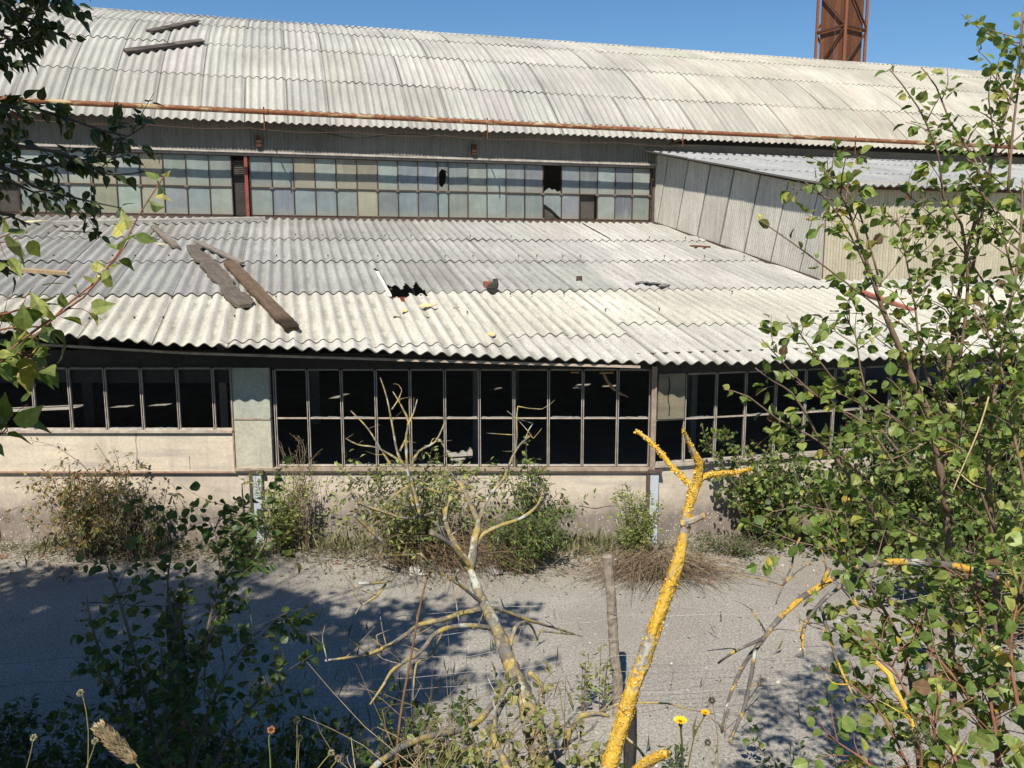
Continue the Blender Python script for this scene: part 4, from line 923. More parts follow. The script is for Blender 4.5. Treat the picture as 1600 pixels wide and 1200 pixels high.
for x in np.arange(-7.4, 7, .3): tube(mb, [(x, fence_at(x)-.055, .08), (x+.02*rng.normal(), fence_at(x)-.05, .55), (x+.02*rng.normal(), fence_at(x)-.055, 1.03)], .0017, 3, smooth=False)
tube(mb, [np.array([fb[0]-.06+.045*math.cos(a), fb[1]-.01+.06*math.sin(a), .93]) for a in np.linspace(0, 6.3, 14)], .003, 3, smooth=False)
mb.build('wire_mesh', M['wire'], fen)
st = MB(); P = atY(983, 1200, 3.1); Q = atY(988, 1105, 3.1); tube(st, [P-np.array([0, 0, .3]), P, (P+Q)/2, Q], [.028, .024, .018], 8, rough=.1); tag(st.build('charred_stake', M['char']), 'black charred stake behind the orange lichen branch', 'stake')
# ------------------------------------------------------------------ orange lichen branch close to the camera
def hw(Y, *w): return [x*Y/FPX for x in w]
def knobbly(mb, P, rad, amp=.15, sides=40, step=.0035, flakes=900, fcol=None):
    P, r = smooth_path(np.asarray(P, float), np.asarray(rad, float), step)
    n = len(P); T = np.gradient(P, axis=0); T /= np.linalg.norm(T, axis=1)[:, None]; x = np.cross(T[0], (0, 1, 0.1)); x /= np.linalg.norm(x)
    ang = np.linspace(0, 2*math.pi, sides, endpoint=False); no = rng.normal(size=(n//2+2, sides)); fine = rng.normal(size=(n, sides)); no2 = rng.normal(size=(n//9+2, sides//4+1))
    V = []; fr = []
    for i in range(n):
        x = x-T[i]*np.dot(x, T[i]); x /= np.linalg.norm(x); y = np.cross(T[i], x)
        k2 = np.interp(np.arange(sides)/4, np.arange(sides//4+1), no2[i//9]*(1-(i % 9)/9)+no2[i//9+1]*((i % 9)/9))
        rr = r[i]*(1+amp*.35*np.clip(no[i//2], -1.5, 2)+amp*.22*fine[i]+amp*.75*k2); V.append(P[i]+(np.cos(ang)[:, None]*x+np.sin(ang)[:, None]*y)*rr[:, None]); fr.append((x, y))
    F = [(i*sides+k, i*sides+(k+1) % sides, (i+1)*sides+(k+1) % sides, (i+1)*sides+k) for i in range(n-1) for k in range(sides)]+[tuple(range(sides))[::-1], tuple((n-1)*sides+k for k in range(sides))]
    mb.add(np.concatenate(V), F)
    return P, r, fr
LB = empty('lichen_branch', atY(950, 1290, 1.95)); tag(LB, 'forked dead branch thickly crusted with orange lichen rising nearest the camera', 'branch')
mb = MB(); fl = MB()
YL = 1.95
PATHS = [([(900, 1330), (925, 1260), (950, 1200), (985, 1090), (1020, 990), (1050, 905), (1066, 850), (1074, 800), (1084, 765), (1090, 748)], hw(YL, 14.5, 14, 13.2, 12.2, 11.3, 9.6, 7.8, 7.2, 7, 6.6)),
         ([(1086, 768), (1076, 755), (1055, 735), (1030, 705), (1010, 685), (994, 673)], hw(YL, 4.4, 4.4, 4.2, 3.8, 3.2, 2)),
         ([(1089, 756), (1092, 725), (1085, 710), (1076, 690), (1068, 672)], hw(YL, 7, 6.5, 5, 2.8, 1.4)),
         ([(1088, 752), (1105, 743), (1128, 740), (1150, 738), (1171, 733)], hw(YL, 5, 4.6, 4.2, 3.4, 2.2)),
         ([(1066, 818), (1083, 813), (1101, 805)], hw(YL, 6, 5, 3)),
         ([(975, 1230), (1000, 1200), (1020, 1186), (1041, 1177)], hw(YL, 9, 8.5, 8, 6.5))]
for k, (q, r) in enumerate(PATHS):
    Yv = [YL, YL] if k == 0 else [YL, YL+(.08, -.05, .1, -.04, -.1)[k-1]]
    P, rr, fr = knobbly(mb, trace(q, Yv), r)
    n = int(len(P)*(9 if k == 0 else 5)); i = rng.integers(0, len(P), n); a = rng.uniform(0, 6.283, n)
    keep = np.array([math.sin(P[j][2]*17+2)+.55*math.sin(P[j][2]*41+aa*2) > -.75 for j, aa in zip(i, a)]); i, a = i[keep], a[keep]
    N_ = np.array([fr[j][0]*math.cos(aa)+fr[j][1]*math.sin(aa) for j, aa in zip(i, a)]); Pp = P[i]+N_*rr[i][:, None]*.97
    D_ = rng.normal(size=(len(i), 3)); D_ -= N_*(D_*N_).sum(1)[:, None]*.75
    add_leaves(fl, Pp, D_+N_*.25, N_, rng.uniform(.003, .0075, len(i)), palette(len(i), [(.75, .43, .04), (.82, .52, .08), (.58, .32, .03), (.72, .58, .25), (.45, .42, .34), (.25, .2, .1)], (5, 4, 3, 1.5, .5, 1)), (LEAF_ROUND[0]*np.array([1, 1.1, 1.6]), LEAF_ROUND[1]))
mb.build('branch_wood', M['lichen'], LB, smooth=True); M['crust'] = m_noise('lichen crust', (1, 1, 1), (.8, .78, .7), 200, .95, .05, 300, .3); fl.build('lichen_crust', M['crust'], LB)
tw = MB(); tube(tw, trace([(948, 1109), (969, 1099), (1001, 1098), (1042, 1099), (1071, 1107), (1129, 1118)], 2.3), hw(2.3, 2.2, 1), 5, rough=.12, step=.03); tube(tw, trace([(965, 1140), (990, 1163), (1007, 1182), (1020, 1215)], 2.2), hw(2.2, 2, 2.6), 5, rough=.12)
tag(tw.build('thin_twig', M['lichen2']), 'thin pale twig crossing behind the orange lichen branch', 'twig')
# ------------------------------------------------------------------ dead tree in the middle
DT = empty('dead_tree', atZ(880, 1260, .0)); YD = 3.7
base = atY(866, 1250, 3.3); DT.location = [float(v) for v in base]; DT['_w'] = [float(v) for v in base]
tag(DT, 'leafless dead tree with grey bark and yellow lichen, forking in the middle', 'tree')
tk = MB()
def lim(q, w, Y, sides=7, rough=.1, mbx=None, step=.03): 
    P = trace(q, Y); Ym = np.mean(Y); tube(mbx or tk, P, hw(Ym, *w), sides, rough=rough, step=step)
    for _ in range(max(0, int(len(q)*.5))):      # snapped side twigs
        i = rng.integers(1, len(P)); p = P[i]; d = rng.normal(size=3); d[2] = abs(d[2])*.6; d /= np.linalg.norm(d); L = rng.uniform(.05, .22)
        tube(mbx or tk, [p, p+d*L*.5+rng.normal(size=3)*.015, p+d*L], [.0035, .0012], 4, step=.05)
tube(tk, np.vstack([[(.12, 2.75, .3)], trace([(866, 1250), (850, 1200), (832, 1140), (820, 1090), (800, 1045), (783, 1000), (765, 960), (748, 925), (735, 890)], [3.25, 3.9])]), hw(3.6, 30, 20, 17, 15, 13.5, 13, 11, 9.5, 7.5, 6.5), 14, rough=.09, step=.02)
lim([(735, 890), (722, 870), (708, 845), (697, 818), (694, 795)], (7, 6, 5, 3.5, 3), [3.9, 4.1])
lim([(695, 815), (697, 795), (701, 785), (706, 777)], (3.2, 3, 2.4), [4.05, 4.15])
lim([(735, 890), (739, 862), (742, 840), (747, 820), (740, 799), (728, 772), (720, 757), (706, 741), (697, 723)], (7, 7.5, 6.5, 5, 4.5, 4, 3.5, 1.8, 1.2), [3.9, 4.2])
lim([(745, 826), (751, 804), (758, 786), (772, 765), (787, 748), (805, 705), (818, 690), (830, 680)], (3.2, 2.6, 2.2, 1.5), [4.05, 4.5])
lim([(805, 705), (808, 680), (807, 655), (809, 635)], (1.4, .8), [4.4, 4.5]); lim([(820, 690), (826, 672), (833, 662)], (1.2, .7), [4.5, 4.6])
lim([(743, 855), (751, 838), (765, 829), (783, 821), (802, 815), (821, 806), (841, 788), (848, 768)], (4.2, 3.5, 3, 2.6, 1.6), [3.95, 4.3])
lim([(735, 886), (712, 858), (697, 845), (672, 831)], (4.5, 4, 4.2), [3.9, 3.75]); lim([(697, 845), (688, 826), (680, 815)], (3, 3.5), [3.8, 3.8])
lim([(762, 950), (736, 928), (713, 910), (684, 892), (657, 865)], (3.4, 3, 2.4, 1.6), [3.8, 3.5]); lim([(714, 908), (712, 900), (716, 890)], (2, 1.6), [3.65, 3.6])
lim([(758, 951), (721, 958), (692, 968), (654, 977), (633, 993), (604, 1010), (575, 1022), (540, 1028), (508, 1032)], (5, 4.5, 4, 3.2, 2.6, 1.5), [3.8, 3.3])
lim([(576, 1021), (560, 1010), (546, 999)], (2, 1.6), [3.4, 3.35]); lim([(592, 1013), (588, 993)], (1.6, 1), [3.4, 3.4]); lim([(511, 1031), (505, 1006)], (1.3, .8), [3.3, 3.3])
lim([(768, 982), (747, 978), (718, 978), (692, 984), (674, 996), (657, 1019), (627, 1037), (610, 1051), (598, 1072), (578, 1101)], (5, 4.5, 4, 3.5, 2.6, 1.6), [3.7, 3.2])
lim([(692, 986), (674, 1025), (651, 1037), (645, 1095)], (2.4, 1.4), [3.6, 3.3])
lim([(752, 950), (779, 952), (823, 968), (867, 981), (909, 994)], (3.4, 3, 2.2, 1.2), [3.8, 4.3]); lim([(845, 986), (880, 990), (905, 992)], (1.6, 1), [4.1, 4.3])
lim([(790, 1025), (797, 1007), (805, 981), (820, 971), (832, 981), (840, 1000)], (5, 4, 3, 2, 1.3), [3.6, 3.9])
lim([(806, 1062), (791, 1072), (767, 1104), (744, 1130), (709, 1143), (662, 1153), (622, 1171), (587, 1197), (560, 1230)], (6, 5.5, 5, 5, 5), [3.45, 2.6])
lim([(812, 1078), (785, 1101), (773, 1130), (773, 1156), (791, 1197), (800, 1240)], (4, 4, 5, 6, 6.5), [3.3, 2.7])
lim([(850, 1190), (880, 1171), (890, 1144), (910, 1118), (937, 1115), (952, 1120)], (7, 6, 5, 4, 2.5), [3.2, 3.2])
lim([(826, 1050), (846, 1070), (850, 1100)], (4, 3, 2), [3.5, 3.5]); lim([(560, 912), (590, 911), (608, 908)], (2.4, 1.8), [3.4, 3.5]); lim([(603, 912), (590, 930), (566, 945), (555, 960)], (2.2, 1.6, 1.2), [3.5, 3.4])
tk.build('trunk', M['lichen2'], DT, smooth=True)
# thin dead stems with lichen standing in the olive bush
b = atZ(660, 870, 0); b[1] = 9.3; dr = empty('lichened_deadwood', b); tag(dr, 'bare pale stems rising out of the olive bush before the windows', 'deadwood'); dk = MB()
for q, w in (([(655, 800), (640, 745), (622, 710), (612, 660), (604, 620), (594, 590)], (3, .8)), ([(645, 790), (638, 740), (634, 690), (638, 660), (630, 640), (622, 625), (614, 612)], (3, .8)), ([(637, 665), (646, 645), (652, 624)], (2, .8)), ([(612, 640), (622, 625), (628, 610)], (1.2, .6)),
             ([(620, 740), (600, 710), (575, 670), (548, 642)], (2, .8)), ([(625, 720), (590, 700), (560, 695), (540, 685)], (1.8, .8)), ([(640, 730), (655, 705), (680, 690), (695, 660)], (2.5, 1)), ([(600, 790), (640, 760), (690, 770)], (2.5, 1.5)), ([(560, 785), (600, 800), (640, 810), (680, 800)], (3, 2)), ([(555, 805), (580, 830), (600, 850), (590, 870)], (3.5, 2)), ([(625, 705), (632, 690), (640, 680), (634, 700)], (2, 1))): lim(q, w, [9.1, 9.3], 5, mbx=dk, step=.06)
dk.build('stem', M['lichen2'], dr)
# ------------------------------------------------------------------ bent branch at the right
BB = empty('bent_branch', atY(1620, 920, 3.2)); tag(BB, 'arching dark branch with orange lichen patches drooping out of the right shrub', 'branch'); bk = MB()
for q, w, Y in (([(1640, 960), (1560, 905), (1500, 886), (1418, 878), (1389, 879), (1360, 882), (1331, 891), (1304, 902), (1275, 920), (1246, 940), (1217, 967), (1198, 990), (1182, 1013), (1167, 1031), (1150, 1063), (1136, 1100), (1128, 1145)], (7, 7, 6, 6, 5.5, 5, 5, 4.5, 4, 3.5, 2.6, 2), [3.3, 2.7]),
                ([(1351, 889), (1331, 902), (1307, 920), (1281, 943), (1258, 975), (1254, 1000), (1255, 1026)], (4, 4, 3.5, 3, 2.4, 1.6), [3.0, 2.8]), ([(1281, 943), (1293, 984), (1307, 1031), (1325, 1069), (1342, 1109)], (3, 3, 2.2, 1.5), [2.9, 2.7]),
                ([(1180, 1015), (1174, 1054), (1165, 1098), (1150, 1136), (1140, 1160)], (3.5, 3.2, 3, 2.4), [2.8, 2.6]), ([(1190, 999), (1150, 1017), (1122, 1036)], (3, 2.4, 1.6), [2.8, 2.7]), ([(1340, 893), (1331, 920), (1335, 938), (1342, 953)], (3.5, 2.5), [3, 2.9]),
                ([(1285, 912), (1291, 898), (1296, 888)], (3.5, 4), [2.9, 2.9]), ([(1250, 840), (1240, 865), (1237, 885), (1223, 915), (1212, 945)], (2, 1.2), [3, 2.9])): lim(q, w, Y, 8, mbx=bk)
bk.build('branch_wood', M['lichen3'], BB, smooth=True)
sb = MB(); lim([(1368, 1034), (1389, 1054), (1395, 1069), (1412, 1101), (1425, 1130), (1440, 1180)], (4, 5, 3.5, 3.5, 3), [2.6, 2.5], 8, mbx=sb); tag(sb.build('lichen_twig', M['lichen']), 'short orange lichened twig low among the right shrub leaves', 'twig')
# ------------------------------------------------------------------ right hand shrub
SUNNY = ([(.1, .15, .03), (.15, .21, .045), (.22, .265, .065), (.33, .33, .075), (.42, .32, .05), (.15, .09, .045)], (4, 5, 4, 1.2, .25, .2))
RS = empty('tall_shrub', atY(1490, 1300, 3.6)); tag(RS, 'tall many stemmed shrub with round green leaves filling the right side', 'shrub')
st, lf = MB(), MB()
TR = [([(1505, 1320), (1490, 1100), (1483, 900), (1478, 760), (1475, 640), (1490, 520), (1510, 400), (1540, 290), (1565, 200), (1590, 110), (1597, 20)], (9, 1.5), [3.6, 3.9], 22, .32),
      ([(1480, 800), (1455, 660), (1425, 590), (1400, 530), (1378, 480), (1362, 430), (1340, 370), (1318, 310), (1285, 262)], (9, 7, 5, 1.2), [3.6, 3.5], 8, .26),
      ([(1500, 560), (1512, 450), (1502, 350), (1474, 308), (1467, 245), (1435, 168), (1390, 108)], (4, 1), [3.7, 3.5], 9, .2),
      ([(1520, 420), (1537, 294), (1509, 227), (1484, 189), (1463, 136), (1439, 105)], (3.5, 1), [3.7, 3.8], 8, .18),
      ([(1586, 161), (1565, 135), (1544, 108)], (2, .8), [3.8, 3.8], 3, .15), ([(1575, 300), (1583, 200), (1594, 110), (1600, 10)], (3, 1), [3.4, 3.4], 8, .2),
      ([(1385, 490), (1320, 440), (1250, 388), (1190, 346)], (2.2, .8), [3.5, 3.3], 2, .12), ([(1375, 470), (1345, 400), (1313, 340), (1285, 305), (1258, 285)], (2.4, .8), [3.5, 3.3], 6, .2),
      ([(1372, 430), (1344, 336), (1313, 283), (1278, 262)], (2.4, .8), [3.5, 3.6], 6, .18), ([(1420, 760), (1355, 666), (1313, 641), (1264, 610), (1222, 565), (1190, 530)], (3.5, .8), [3.5, 3.2], 3, .16),
      ([(1430, 740), (1341, 627), (1299, 589), (1264, 540), (1229, 493)], (3.5, .8), [3.6, 3.4], 3, .16), ([(1450, 820), (1400, 790), (1320, 720), (1264, 680), (1215, 655), (1170, 620), (1131, 608)], (3.5, .8), [3.4, 3.1], 3, .15),
      ([(1400, 860), (1345, 770), (1306, 718), (1281, 690), (1264, 655), (1236, 613), (1208, 596), (1180, 575)], (4, .8), [3.3, 3.0], 3, .17), ([(1360, 660), (1350, 600), (1344, 575), (1337, 526), (1320, 495)], (2.4, 1), [3.5, 3.5], 7, .16),
      ([(1600, 560), (1560, 480), (1510, 400), (1460, 340), (1400, 290)], (3, .8), [3.9, 3.8], 9, .24), ([(1560, 1250), (1555, 900), (1545, 700), (1570, 520), (1592, 400), (1598, 280)], (7, 1.2), [3.3, 3.5], 26, .34),
      ([(1440, 1250), (1420, 1050), (1380, 950), (1330, 880), (1290, 850)], (5, 1), [3.1, 2.9], 16, .3), ([(1480, 720), (1520, 640), (1560, 600), (1610, 570)], (4, 1), [3.6, 3.4], 10, .28),
      ([(1470, 640), (1440, 560), (1430, 480), (1415, 400), (1400, 330)], (3.2, 1), [3.6, 3.7], 11, .26), ([(1555, 830), (1500, 700), (1440, 680), (1380, 640)], (3, 1), [3.2, 3.0], 12, .28),
      ([(1500, 900), (1440, 840), (1380, 820), (1310, 800), (1250, 790)], (3.5, 1), [3.4, 3.1], 8, .22), ([(1610, 800), (1580, 660), (1560, 560), (1520, 480)], (3.5, 1), [3.1, 3.2], 14, .3),
      ([(1600, 480), (1580, 420), (1560, 340), (1530, 300)], (3, 1), [3.6, 3.6], 10, .22)]
for q, w, Y, tw_, tl in TR: shoot(st, lf, trace(q, Y), w[0]*2.6/FPX, w[-1]*3.0/FPX, .046, 31, SUNNY, LEAF_ROUND, twigs=int(tw_*(.95 if max(p[1] for p in q) < 600 else 1.7)), twig_len=tl*1.0, start=.22, sides=7, up=.35, scol=(1.35, 1.2, 1.1))
st.build('stems', M['stem'], RS, smooth=True); lf.build('foliage', M['leaf'], RS)
RF = empty('low_shrub', atY(1500, 1330, 2.7)); tag(RF, 'low leafy shrub with reddish stems in the bottom right corner', 'shrub'); st, lf = MB(), MB()
for q, w, Y, tw_, tl in [([(1540, 1330), (1490, 1180), (1440, 1130), (1400, 1050), (1350, 985)], (4, 1.2), [2.5, 2.9], 14, .22), ([(1600, 1280), (1520, 1100), (1450, 1010), (1400, 940)], (4, 1.2), [2.6, 3.0], 16, .24), ([(1560, 1320), (1560, 1180), (1540, 1050), (1530, 950), (1500, 880)], (4, 1.2), [2.5, 2.8], 20, .24),
                         ([(1480, 1320), (1420, 1200), (1380, 1120), (1330, 1070), (1280, 1040)], (3, 1), [2.6, 2.9], 9, .18), ([(1640, 1220), (1590, 1100), (1580, 1000), (1600, 900)], (4, 1.2), [2.4, 2.6], 20, .24), ([(1420, 1330), (1390, 1230), (1340, 1180), (1290, 1150)], (3, 1), [2.4, 2.6], 8, .16), ([(1500, 1330), (1480, 1230), (1460, 1150), (1470, 1080)], (3, 1), [2.3, 2.5], 14, .2)]:
    shoot(st, lf, trace(q, Y), w[0]*2.7/FPX, w[-1]*2.7/FPX, .05, 26, SUNNY, LEAF_ROUND, twigs=tw_, twig_len=tl, start=.15, sides=6, up=.45, scol=(1.5, .9, .8))
st.build('stems', M['stem'], RF, smooth=True); lf.build('foliage', M['leaf'], RF)
for q, lab in (([(1545, 620), (1530, 670), (1500, 740), (1490, 765)], 'long pale dry straw hanging through the upper right shrub'), ([(1495, 735), (1520, 757), (1540, 764)], 'short bent pale straw at the foot of the long hanging one'), ([(1560, 1190), (1520, 1110), (1470, 1040), (1450, 960)], 'pale dry straw leaning across the low shrub in the bottom right')):
    sm = MB(); tube(sm, trace(q, [2.9, 2.7]), [.003, .002], 4, (1.4, 1.3, 1.1)); tag(sm.build('dry_straw', M['dry']), lab, 'straw')
# ------------------------------------------------------------------ tree at the left whose crown shades the yard
TB = np.array([-5.6, 1.2, bankz(-5.6, 1.2)]); LT = empty('shade_tree', TB); tag(LT, 'dark leafy tree whose lower branches hang into the top left corner', 'tree'); tr_, lf = MB(), MB()
tube(tr_, [TB-np.array([0, 0, .3]), TB+np.array([.1, .1, 1.2]), TB+np.array([.3, .3, 2.6]), TB+np.array([.2, .6, 4.2]), TB+np.array([.5, .7, 6.5])], [.2, .15, .06], 12, rough=.04, step=.15)
DEEP = ([(.035, .055, .016), (.045, .07, .02), (.06, .085, .025)], (3, 3, 1))  # darker tones put the crown's shade into the hanging leaves' colour
def crown_limb(q, r0, tw_, tl, dens, ls=.1, pal=DARKG, tpl=LEAF_LOBE): shoot(tr_, lf, np.array(q), r0, .006, ls, dens, pal, tpl, twigs=tw_, twig_len=tl, start=.25, sides=6, up=.6)
GAPS += [(atZ(rng.uniform(-20, 430), rng.uniform(868, 1010), 0), rng.uniform(.05, .17)) for _ in range(34)]+[(atZ(rng.uniform(400, 790), rng.uniform(930, 1130), 0), rng.uniform(.05, .14)) for _ in range(18)]
GAPS += [(atY(215, 345, 3.1), .34), (atY(60, 515, 2.9), .3), (atY(240, 290, 3.2), .25)]
for i in range(270):  # the later limbs are added out of view to block sky light
    h = rng.uniform(1.7, 6.8); a = (rng.uniform(-1.0, 1.5) if i % 3 else rng.uniform(0, 6.283)) if i < 190 else rng.uniform(1.6, 4.4); L = rng.uniform(1.4, 4.4)*(1.15-abs(h-3.6)*.14)
    p0 = TB+np.array([.25, .45, h]); d = np.array([math.cos(a), math.sin(a)*.75, .12]); e = p0+d*L
    if p0[2]+d[2]*L > 7.2 and e[0] > -4.2: continue
    if e[1] < 1.9 and e[0] > -2.0: e[0] = -2.1
    e[0] = min(e[0], -1.15)
    m = (p0+e)/2+np.array([0, 0, .3])
    def inview(P, mg=60):
        x, y, z = P[0], P[1], P[2]-H; f = y*CP-z*SP
        if f < .2: return False
        u = 800+FPX*x/f; v = 600-FPX*(y*SP+z*CP)/f; return -150-mg < u < 1700 and -90-mg < v < 1300
    if inview(e) or inview(m) or inview(.5*(m+e)) or inview(e+np.array([.3, .2, -.45])): continue
    crown_limb([p0, m, e], .03, 20, .8, 20, .13)
GAPS.clear()
for q, Y, tw_ in ([[(-160, -120), (-40, -20), (20, 20), (70, 45), (118, 62)], [3.0, 3.4], 15], [[(-150, -60), (-60, 10), (0, 50), (35, 85), (45, 112)], [3.0, 3.3], 13], [[(-140, -110), (20, -60), (80, -20), (122, 12)], [3.1, 3.5], 14], [[(-160, 40), (-60, 60), (0, 80), (20, 110)], [3, 3.1], 6], [[(-120, -140), (10, -70), (60, -30), (60, 40)], [3.0, 3.4], 14],
                  [[(-180, 180), (-60, 205), (30, 228), (100, 240), (170, 272), (228, 268)], [3.0, 3.4], 14], [[(-160, 150), (-40, 160), (60, 172), (120, 190), (200, 213), (236, 182)], [3.0, 3.5], 9], [[(-160, 230), (-40, 245), (50, 290), (120, 310), (190, 325)], [3.0, 3.3], 10], [[(-140, 330), (-20, 330), (20, 340), (48, 352)], [3, 3.1], 2], [[(-160, 200), (-30, 240), (60, 260), (130, 250), (190, 235)], [3.1, 3.5], 14], [[(-150, 260), (-40, 270), (30, 290), (80, 315)], [2.9, 3.1], 6], [[(-140, 410), (-40, 400), (0, 415), (28, 430)], [2.9, 3.0], 2]):
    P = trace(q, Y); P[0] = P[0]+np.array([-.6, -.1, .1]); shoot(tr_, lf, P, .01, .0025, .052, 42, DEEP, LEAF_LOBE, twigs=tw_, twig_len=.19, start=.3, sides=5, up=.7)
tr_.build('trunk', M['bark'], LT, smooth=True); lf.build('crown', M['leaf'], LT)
CL = empty('climbing_shoot', atY(-40, 560, 2.9)); tag(CL, 'sunlit green climbing shoots reaching up across the lower roof at the left', 'climber'); st, lf = MB(), MB()
for q, Y, tw_, dn in (([(-80, 640), (0, 560), (70, 505), (130, 465), (170, 415), (190, 388), (215, 340), (240, 300), (262, 268)], [2.7, 3.2], 1, 20), ([(-60, 600), (40, 540), (100, 480), (150, 440), (185, 400), (205, 370)], [2.8, 3.2], 1, 16), ([(-80, 540), (-20, 520), (40, 510), (80, 515), (100, 530)], [2.9, 3.0], 4, 24), ([(-80, 580), (-10, 560), (40, 550), (60, 545)], [2.8, 2.9], 4, 24), ([(-60, 500), (10, 490), (50, 480), (80, 500)], [2.9, 3.0], 2, 22), ([(-80, 690), (-30, 690), (0, 680), (12, 665)], [2.7, 2.7], 3, 24), ([(-60, 390), (-20, 380), (15, 365)], [2.8, 2.8], 2, 20)):
    shoot(st, lf, trace(q, Y), .005, .002, .085, dn, PALE if dn < 22 else GREEN, LEAF_LOBE, twigs=tw_, twig_len=.15, start=.2, sides=5, up=.5, scol=(1.4, .8, .7))
st.build('stems', M['stem'], CL, smooth=True); lf.build('foliage', M['leaf'], CL)
# ------------------------------------------------------------------ shaded shrub bottom left and the growth on the bank
LS = empty('shaded_shrub', atY(270, 1290, 3.6)); tag(LS, 'dark slender shrub with small round leaves standing in the shade at bottom left', 'shrub'); st, lf = MB(), MB()
for q, Y, tw_ in (([(270, 1330), (285, 1150), (290, 1030), (262, 930), (268, 850), (255, 800)], [3.6, 4.0], 16), ([(290, 1300), (300, 1100), (330, 960), (345, 890), (335, 830), (350, 800)], [3.6, 4.1], 16), ([(260, 1300), (230, 1100), (190, 950), (170, 890), (160, 868)], [3.6, 3.8], 9), ([(250, 1300), (200, 1130), (150, 1000), (135, 930)], [3.5, 3.7], 6), ([(290, 1100), (350, 940), (395, 880), (420, 830), (400, 800)], [3.7, 4.1], 12), ([(300, 1200), (340, 1080), (390, 1000), (440, 960)], [3.5, 3.8], 10), ([(345, 900), (385, 850), (380, 790), (378, 755)], [4.0, 4.2], 4), ([(310, 1250), (370, 1130), (420, 1080), (440, 1040)], [3.4, 3.7], 9), ([(240, 1280), (200, 1180), (190, 1080), (200, 1000)], [3.4, 3.7], 10), ([(280, 1300), (260, 1170), (255, 1080), (250, 1000)], [3.3, 3.6], 12)):
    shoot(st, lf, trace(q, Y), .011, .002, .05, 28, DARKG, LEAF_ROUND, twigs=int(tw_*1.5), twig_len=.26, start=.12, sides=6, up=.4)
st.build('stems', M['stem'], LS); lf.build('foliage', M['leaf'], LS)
YS = empty('yellow_leaved_sapling', atY(830, 1330, 3.0)); tag(YS, 'thin sapling with small pale yellow leaves around the foot of the dead tree', 'sapling'); st, lf = MB(), MB()
for q in ([(740, 1300), (760, 1200), (775, 1130), (770, 1095)], [(800, 1300), (790, 1210), (800, 1150), (850, 1100)], [(720, 1280), (700, 1200), (690, 1160)], [(860, 1300), (900, 1200), (905, 1150), (900, 1110)], [(830, 1300), (835, 1180), (870, 1120)], [(770, 1290), (745, 1220), (735, 1160)]):
    shoot(st, lf, trace(q, [2.9, 3.1]), .005, .002, .035, 48, ([(.26, .25, .09), (.33, .3, .12), (.2, .22, .07)], (2, 1, 2)), LEAF_ROUND, twigs=9, twig_len=.16, start=.1, sides=4)
st.build('stems', M['lichen2'], YS); lf.build('foliage', M['leaf'], YS)
for px, py, top, Y, lab in ((912, 1110, 1025, 6.2, 'left one of the two small spiky weeds beside the middle fence post'), (938, 1112, 1012, 6.25, 'right one of the two small spiky weeds, touching the middle fence post')):
    P = atZ(px, py+8, 0); hgt = atY(px, top, P[1])[2]; rt = empty('spiky_weed', P); tag(rt, lab, 'weed', 'small spiky weeds by the fence post'); st, lf = MB(), MB()
    for k in range(3): o = rng.normal(size=3)*np.array([.02, .02, 0]); shoot(st, lf, [P+o, P+o*1.5+np.array([0, 0, hgt*.5]), P+o*1.8+np.array([.01, 0, hgt*(1-.1*k)])], .005, .002, .06, 75, PALE, LEAF_DIA, sides=4, start=.25, up=.1)
    st.build('stems', M['stem'], rt); lf.build('foliage', M['leaf'], rt)
# weeds covering the bank: too many to count
ug = MB(); us = MB()
for i in range(640):
    x = rng.uniform(-5.2, 4.2); y = rng.uniform(3.0, 5.6); left = x < -.3+.4*math.sin(y*3)
    if not left and rng.random() < .55: continue
    z = bankz(x, y) if y < 5.55 else 0; top = (.95 if left else .3)*rng.uniform(.35, 1.15)
    lim_z = H-(y-.25)*.62; top = min(top, max(.1, lim_z-z-.05)+rng.uniform(0, .25 if left else .05))
    b0 = np.array([x, y, z-.02]); e = b0+np.array([rng.normal()*.2, rng.normal()*.12, top])
    shoot(us, ug, [b0, (b0+e)/2+rng.normal(size=3)*.04, e], .004, .0015, rng.uniform(.035, .06), 55, DARKG, LEAF_ROUND if i % 3 else LEAF_OVAL, twigs=3 if left else 1, twig_len=.18, start=.1, sides=3, up=.4)
o = us.build('undergrowth_stems', M['stem']); o['kind'] = 'stuff'
mb = ug
n = 9000; Xs = rng.uniform(-6, 5, n); Ys = rng.uniform(.9, 5.4, n); Zs = np.array([bankz(x, y) for x, y in zip(Xs, Ys)])
add_leaves(mb, np.c_[Xs, Ys, Zs], np.c_[rng.normal(size=(n, 2))*.35, np.ones(n)], np.c_[rng.normal(size=(n, 2)), np.zeros(n)], rng.uniform(.1, .35, n)*np.where(Xs > .2, .7, 1)*np.clip((Ys-.5)/3, .2, 1), palette(n, [(.15, .14, .06), (.1, .11, .035), (.26, .21, .12)], (2, 3, 2)), (LEAF_DIA[0]*np.array([1, .05, 1]), LEAF_DIA[1]))
o = mb.build('undergrowth', M['leaf']); o['kind'] = 'stuff'
mb = MB()
for i in range(85):
    px, py = rng.uniform(580, 930), rng.uniform(1150, 1320); Y = rng.uniform(2.6, 3.6); P = atY(px, py, Y); L = rng.uniform(.15, .6); d = np.array([rng.normal()*.55, rng.normal()*.3, rng.uniform(.25, 1)]); d /= np.linalg.norm(d)
    tube(mb, [P, P+d*L*.5+rng.normal(size=3)*.03, P+d*L+np.array([rng.normal()*.05, 0, -.06*rng.random()])], [.0021, .0008], 4, np.array([.95, .92, .85])*rng.uniform(.5, 1.3), step=.12)
o = mb.build('dry_tangle', M['dry']); o['kind'] = 'stuff'
